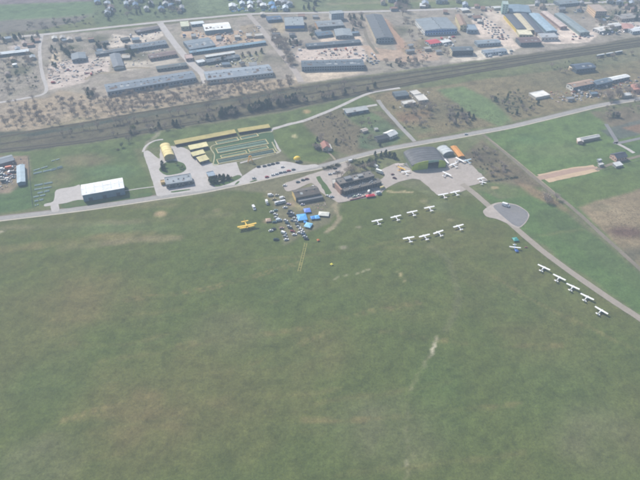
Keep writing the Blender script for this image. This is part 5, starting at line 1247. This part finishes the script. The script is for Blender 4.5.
# yellow ladder marking on the grass
m = MB(); a = G(306, 243); c = G(299, 271.5); u = (c-a).normalized(); v = Vector((-u.y, u.x, 0)); L = (c-a).length; zz = .12
def strip(p, q, wd):
    t = (q-p).normalized(); n = Vector((-t.y, t.x, 0))*wd/2; m.add([(x.x, x.y, zz) for x in (p-n, p+n, q+n, q-n)], [(0,3,2,1)])
for s in (-1, 1): strip(a+v*s*1.1, c+v*s*1.1, .32)
for i in range(12): p = a+u*L*(i+.5)/12; strip(p-v*.85, p+v*.85, .3)
tag(m.build('marking_tape', mat('#b9ae68', .9, .3, .3)), 'ladder shaped yellow tape marking laid on the grass below the tents', 'ground marking')

# ------------------------------------------------------------------ aircraft
def sect(y, w_, h_, zc, n=10): return [(math.cos(2*math.pi*k/n)*w_, y, zc+math.sin(2*math.pi*k/n)*h_) for k in range(n)]
def slab(mb, x0, x1, yc0, yc1, c0, c1, z0, z1, t=.18):
    vs = []
    for x, yc, ch, z in ((x0, yc0, c0, z0), (x1, yc1, c1, z1)):
        vs += [(x, yc-ch/2, z), (x, yc-ch*.1, z+t*.6), (x, yc+ch*.35, z+t), (x, yc+ch/2, z+t*.3), (x, yc+ch*.3, z-t*.2)]
    return mb.loft([vs[:5], vs[5:]])
def plane_parts(biplane, c1, c2):
    P = []; m1 = mat(c1, .4, .05); m2 = mat(c2, .4, .05); mw = m2 if c1 == '#3a6cae' else m1
    if not biplane:
        P.append(('fuselage', MB().loft([sect(3.0,.25,.25,1.25), sect(2.6,.5,.5,1.25), sect(1.2,.6,.72,1.35), sect(-.6,.58,.7,1.4), sect(-3,.25,.34,1.45), sect(-5,.08,.14,1.5)]), m1))
        for s in (-1, 1):
            P.append(('wing', slab(MB(), s*.05, s*5.6, .6, .5, 2.0, 1.6, 2.12, 2.25), mw))
            P.append(('tailplane', slab(MB(), s*.05, s*1.75, -4.6, -4.75, 1.4, 1.1, 1.5, 1.5, .1), mw))
            P.append(('stripe', MB().box(min(s*.6,s*.64), max(s*.6,s*.64), -2.2, 1.6, 1.25, 1.5), m2))
            P.append(('wing_strut', MB().cyl((s*.5,.6,1.0), (s*2.8,.6,2.15), .05, n=5), m2))
            P.append(('main_wheel', MB().cyl((s*1.15,.9,.3), (s*1.35,.9,.3), .3, n=10), TYRE)); P.append(('gear_leg', MB().cyl((s*.4,.8,.9), (s*1.2,.9,.32), .06, n=5), m2))
        P.append(('fin', MB().loft([[(x, -5.3, 1.5), (x, -4.2, 1.55), (x*.5, -4.8, 2.9), (x*.5, -5.4, 2.9)] for x in (-.07, .07)]), m2))
        P.append(('windscreen', MB().loft([sect(1.5,.5,.35,1.75), sect(.9,.55,.42,1.85)]), GLASS))
        P.append(('propeller', MB().box(-.95,.95,3.05,3.12,1.18,1.32).cyl((0,3.0,1.25), (0,3.3,1.25), .14, .03, 8), mat('#2c2c2c', .5)))
    else:
        P.append(('fuselage', MB().loft([sect(5.2,.5,.5,2.1), sect(4.9,.8,.85,2.1), sect(3.4,.95,1.0,2.1), sect(.5,.95,1.15,2.2), sect(-3,.55,.75,2.2), sect(-7,.12,.25,2.3)]), m1))
        for s in (-1, 1):
            P.append(('upper_wing', slab(MB(), s*.05, s*9.1, 2.2, 2.2, 2.4, 2.2, 3.5, 3.75, .25), mw))
            P.append(('lower_wing', slab(MB(), s*.9, s*7.1, 1.9, 1.9, 2.0, 1.9, 1.35, 1.6, .22), mw))
            for yy in (1.4, 2.6): P.append(('wing_strut', MB().cyl((s*6.2,yy,1.7), (s*6.4,yy,3.7), .07, n=5), m2))
            P.append(('tailplane', slab(MB(), s*.05, s*3.4, -6.2, -6.3, 1.9, 1.5, 2.4, 2.4, .15), m1))
            P.append(('main_wheel', MB().cyl((s*1.5,2.8,.45), (s*1.8,2.8,.45), .45, n=10), TYRE)); P.append(('gear_leg', MB().cyl((s*.7,2.7,1.3), (s*1.5,2.8,.5), .09, n=5), m2))
        P.append(('fin', MB().loft([[(x, -7.3, 2.4), (x, -5.6, 2.6), (x*.5, -6.4, 4.6), (x*.5, -7.6, 4.6)] for x in (-.12, .12)]), m2))
        P.append(('cockpit_glass', MB().loft([sect(3.5,.7,.45,2.75), sect(2.6,.85,.6,2.85)]), GLASS))
        P.append(('propeller', MB().box(-1.7,1.7,5.3,5.4,1.98,2.22).cyl((0,5.2,2.1), (0,5.6,2.1), .25, .05, 8), mat('#2c2c2c', .5)))
    return [(n, mb.mesh(n, m), m) for n, mb, m in P]
PL = {}
def aircraft(px, py, rot, label, c1='#f6f6f6', c2='#d8d8d8', bi=False, group=None, s=1.0, loc_z=0):
    k = (bi, c1, c2)
    if k not in PL: PL[k] = plane_parts(*k)
    p = G(px, py, 2 if not bi else 3); r = empty('biplane' if bi else 'light_aircraft', (p.x, p.y, .08), R(rot+(0 if bi else rt.uniform(-4, 4)))); tag(r, label, 'aircraft', group); s *= 1.06; r.scale = (s, s, s)
    for n, me_, _ in PL[k]:
        o = bpy.data.objects.new(n, me_); col.objects.link(o); o.parent = r
g1 = 'white aircraft parked on the grass'
aircraft(377.2, 221, 20, 'white light aircraft at the left end of the upper row on the grass', c2='#8a96b4', group=g1)
aircraft(396, 217, 20, 'second white light aircraft from the left in the upper row', c2='#b8bcc4', group=g1)
aircraft(412.3, 212.3, 20, 'third white light aircraft from the left in the upper row', c2='#b8bcc4', group=g1)
aircraft(429.5, 207.8, 22, 'fourth white light aircraft from the left in the upper row', c2='#b8bcc4', group=g1)
aircraft(443.3, 194.8, 18, 'white light aircraft at the grass edge of the apron, left one', c2='#b06a62', group=g1)
aircraft(455.3, 192.3, 20, 'white light aircraft at the grass edge of the apron, right one', c2='#d8d8d8', group=g1)
aircraft(408.8, 238.4, 20, 'white light aircraft at the left end of the lower row', c2='#7f98b4', group=g1)
aircraft(424.6, 236.2, 18, 'second white light aircraft in the lower row', c2='#b8bcc4', group=g1)
aircraft(438.5, 232.6, 24, 'third white aircraft in the lower row, with dark stripe', c2='#5a6470', group=g1)
aircraft(458.6, 226.4, 20, 'white light aircraft at the right end of the lower row', c2='#8a96b4', group=g1)
g2 = 'white aircraft in the slanting row beside the taxiway'
for px, py, rt_, l in [(543.6,267.8,-42,'topmost white aircraft of the slanting row beside the taxiway'),(559,277.8,-44,'second white aircraft of the slanting row, next to the topmost'),(572.6,287,-42,'middle white aircraft of the slanting row beside the taxiway'),(586.8,297.2,-42,'fourth white aircraft of the slanting row'),(601,310.8,-53,'lowest white aircraft of the slanting row, nearest the right edge')]:
    aircraft(px, py, rt_, l, group=g2)
aircraft(446.6, 174, -48, 'white light aircraft alone in the middle of the apron')
aircraft(459.4, 160, -48, 'white aircraft at the end of the orange roofed shed', s=1.05)
aircraft(467.2, 160.6, 25, 'pale blue winged aircraft at the edge of the apron scrub', '#b9cdd8', '#9fb4c0')
aircraft(453.2, 164.6, 35, 'white aircraft just left of the one near the orange roofed shed')
aircraft(446.3, 161.4, -75, 'white aircraft at the right corner of the green hangar', s=.9)
aircraft(481, 178.4, 25, 'upper white aircraft on the right tip of the apron', s=.8)
aircraft(482.6, 182, -20, 'lower white aircraft on the right tip of the apron', s=.7)
aircraft(405.6, 171.8, 15, 'white aircraft left of the green hangar front', s=.9)
aircraft(401.4, 168.4, -40, 'yellow and orange light aircraft left of the green hangar', '#e8b83c', '#c85a3a', s=.9)
aircraft(399.6, 164.4, 10, 'pale pink white aircraft on the pad behind the yellow one', '#dccfc8', '#c8b8b0', s=.9)
aircraft(246.4, 224.6, 200, 'big yellow biplane standing on the grass left of the cars', '#e2bd4c', '#c9a030', bi=True)
aircraft(515, 247, 172, 'small colourful aircraft, white wings and blue body, below the teal tent', '#3a6cae', '#e6e6ea', s=.9)
tent(516.4, 251.4, 2.6, 3, 2, 10, '#2f62b0', 'dark blue tent just below the colourful aircraft')
# ------------------------------------------------------------------ railway track, train, masts
def rails(path, offs):
    P = smoothpath(path, 8); m = MB(); sl = MB()
    for off in offs:
        for g_ in (-.75, .75):
            L_ = []
            for i, p in enumerate(P):
                t = (P[min(i+1, len(P)-1)]-P[max(i-1, 0)]).normalized(); n = Vector((-t.y, t.x, 0)); q = p+n*(off+g_)
                L_.append([(q+n*s).to_tuple()[:2]+(z,) for s, z in ((-.07, .3), (.07, .3), (.07, .5), (-.07, .5))])
            m.loft(L_)
        for i in range(len(P)-1):
            a, c = P[i], P[i+1]; L = (c-a).length; t = (c-a).normalized(); n = Vector((-t.y, t.x, 0)); k = int(L/1.4)
            for j in range(k):
                p = a+t*(j*1.4)+n*off; sl.add([tuple(p+t*u_+n*v_+Vector((0,0,.27))) for u_, v_ in ((-.13,-1.3),(.13,-1.3),(.13,1.3),(-.13,1.3))], [(0,1,2,3)])
    r = tag(empty('railway_track', (0,0,0)), kind='structure')
    tag(m.build('rail', mat('#6a5c52', .5), r), kind='stuff'); tag(sl.build('sleeper', mat('#4c453f'), r), kind='stuff')
rails(S_TR, (-3, 2.5)); rails(N_TR, (0,)); rails(M_TR, (0,))
names = ['left', 'middle', 'right']
for i, (px, py) in enumerate([(600,57),(609,55.4),(618,53.8)]):
    q = G(px+4, py-.75); p = G(px, py); a = math.atan2((q-p).y, (q-p).x); r = tag(empty('railway_carriage', (p.x, p.y, .2), a), '%s carriage of the three with white roofs standing on the siding' % names[i], 'carriage', 'carriages on the siding')
    MB().box(-7, 7, -1.4, 1.4, 1, 3.4).build('body', mat('#4a5a58'), r); MB().loft([[(x, -1.45, 3.41), (x, 1.45, 3.41), (x, .9, 4.0), (x, -.9, 4.0)] for x in (-7.1, 7.1)]).build('roof', mat('#dfe3e2'), r)
    g = MB()
    for s in (-1, 1):
        for j in range(7): g.box(-6.4+j*1.9, -5.2+j*1.9, s*1.42-.02, s*1.42+.02, 2, 2.9)
    g.build('window', GLASS, r); b = MB()
    for x in (-4.8, 4.8):
        for s in (-1, 1):
            for k in (-1, 1): b.cyl((x+k*.9, s*.6, .5), (x+k*.9, s*.85, .5), .45, n=10)
    b.build('bogie', TYRE, r)
P = smoothpath(M_TR, 6)
for i in range(4, len(P)-2, 2):
    t = (P[i+1]-P[i]).normalized(); n = Vector((-t.y, t.x, 0)); p = P[i]+n*5
    r = tag(empty('catenary_mast', (p.x, p.y, 0), math.atan2(t.y, t.x)), 'thin grey overhead line mast beside the railway', 'mast', 'overhead line masts along the railway')
    MB().cyl((0,0,0), (0,0,8), .16, .1, 5).build('pole', mat('#8a8c8a', .6), r); MB().cyl((0,0,7.2), (0,-4.8,7.4), .07, n=4).build('arm', mat('#8a8c8a', .6), r)

# ------------------------------------------------------------------ haze: even air round everything
hb = MB().box(-3700, 3700, -2700, 5300, -1.5, H+8)
hm = bpy.data.materials.new('haze_air'); hm.use_nodes = True; t = hm.node_tree
for n in list(t.nodes):
    if n.type != 'OUTPUT_MATERIAL': t.nodes.remove(n)
pv = t.nodes.new('ShaderNodeVolumePrincipled'); pv.inputs['Density'].default_value = HAZE_DENSITY; pv.inputs['Color'].default_value = (*HAZE_COLOR, 1); pv.inputs['Anisotropy'].default_value = 0.0
t.links.new(pv.outputs[0], [n for n in t.nodes if n.type == 'OUTPUT_MATERIAL'][0].inputs['Volume'])
tag(hb.build('haze', hm), kind='stuff')
for o in col.objects:
    for k in ('w', 'd'):
        if k in o: del o[k]
print('objects', len(col.objects), 'trees', NT[0])
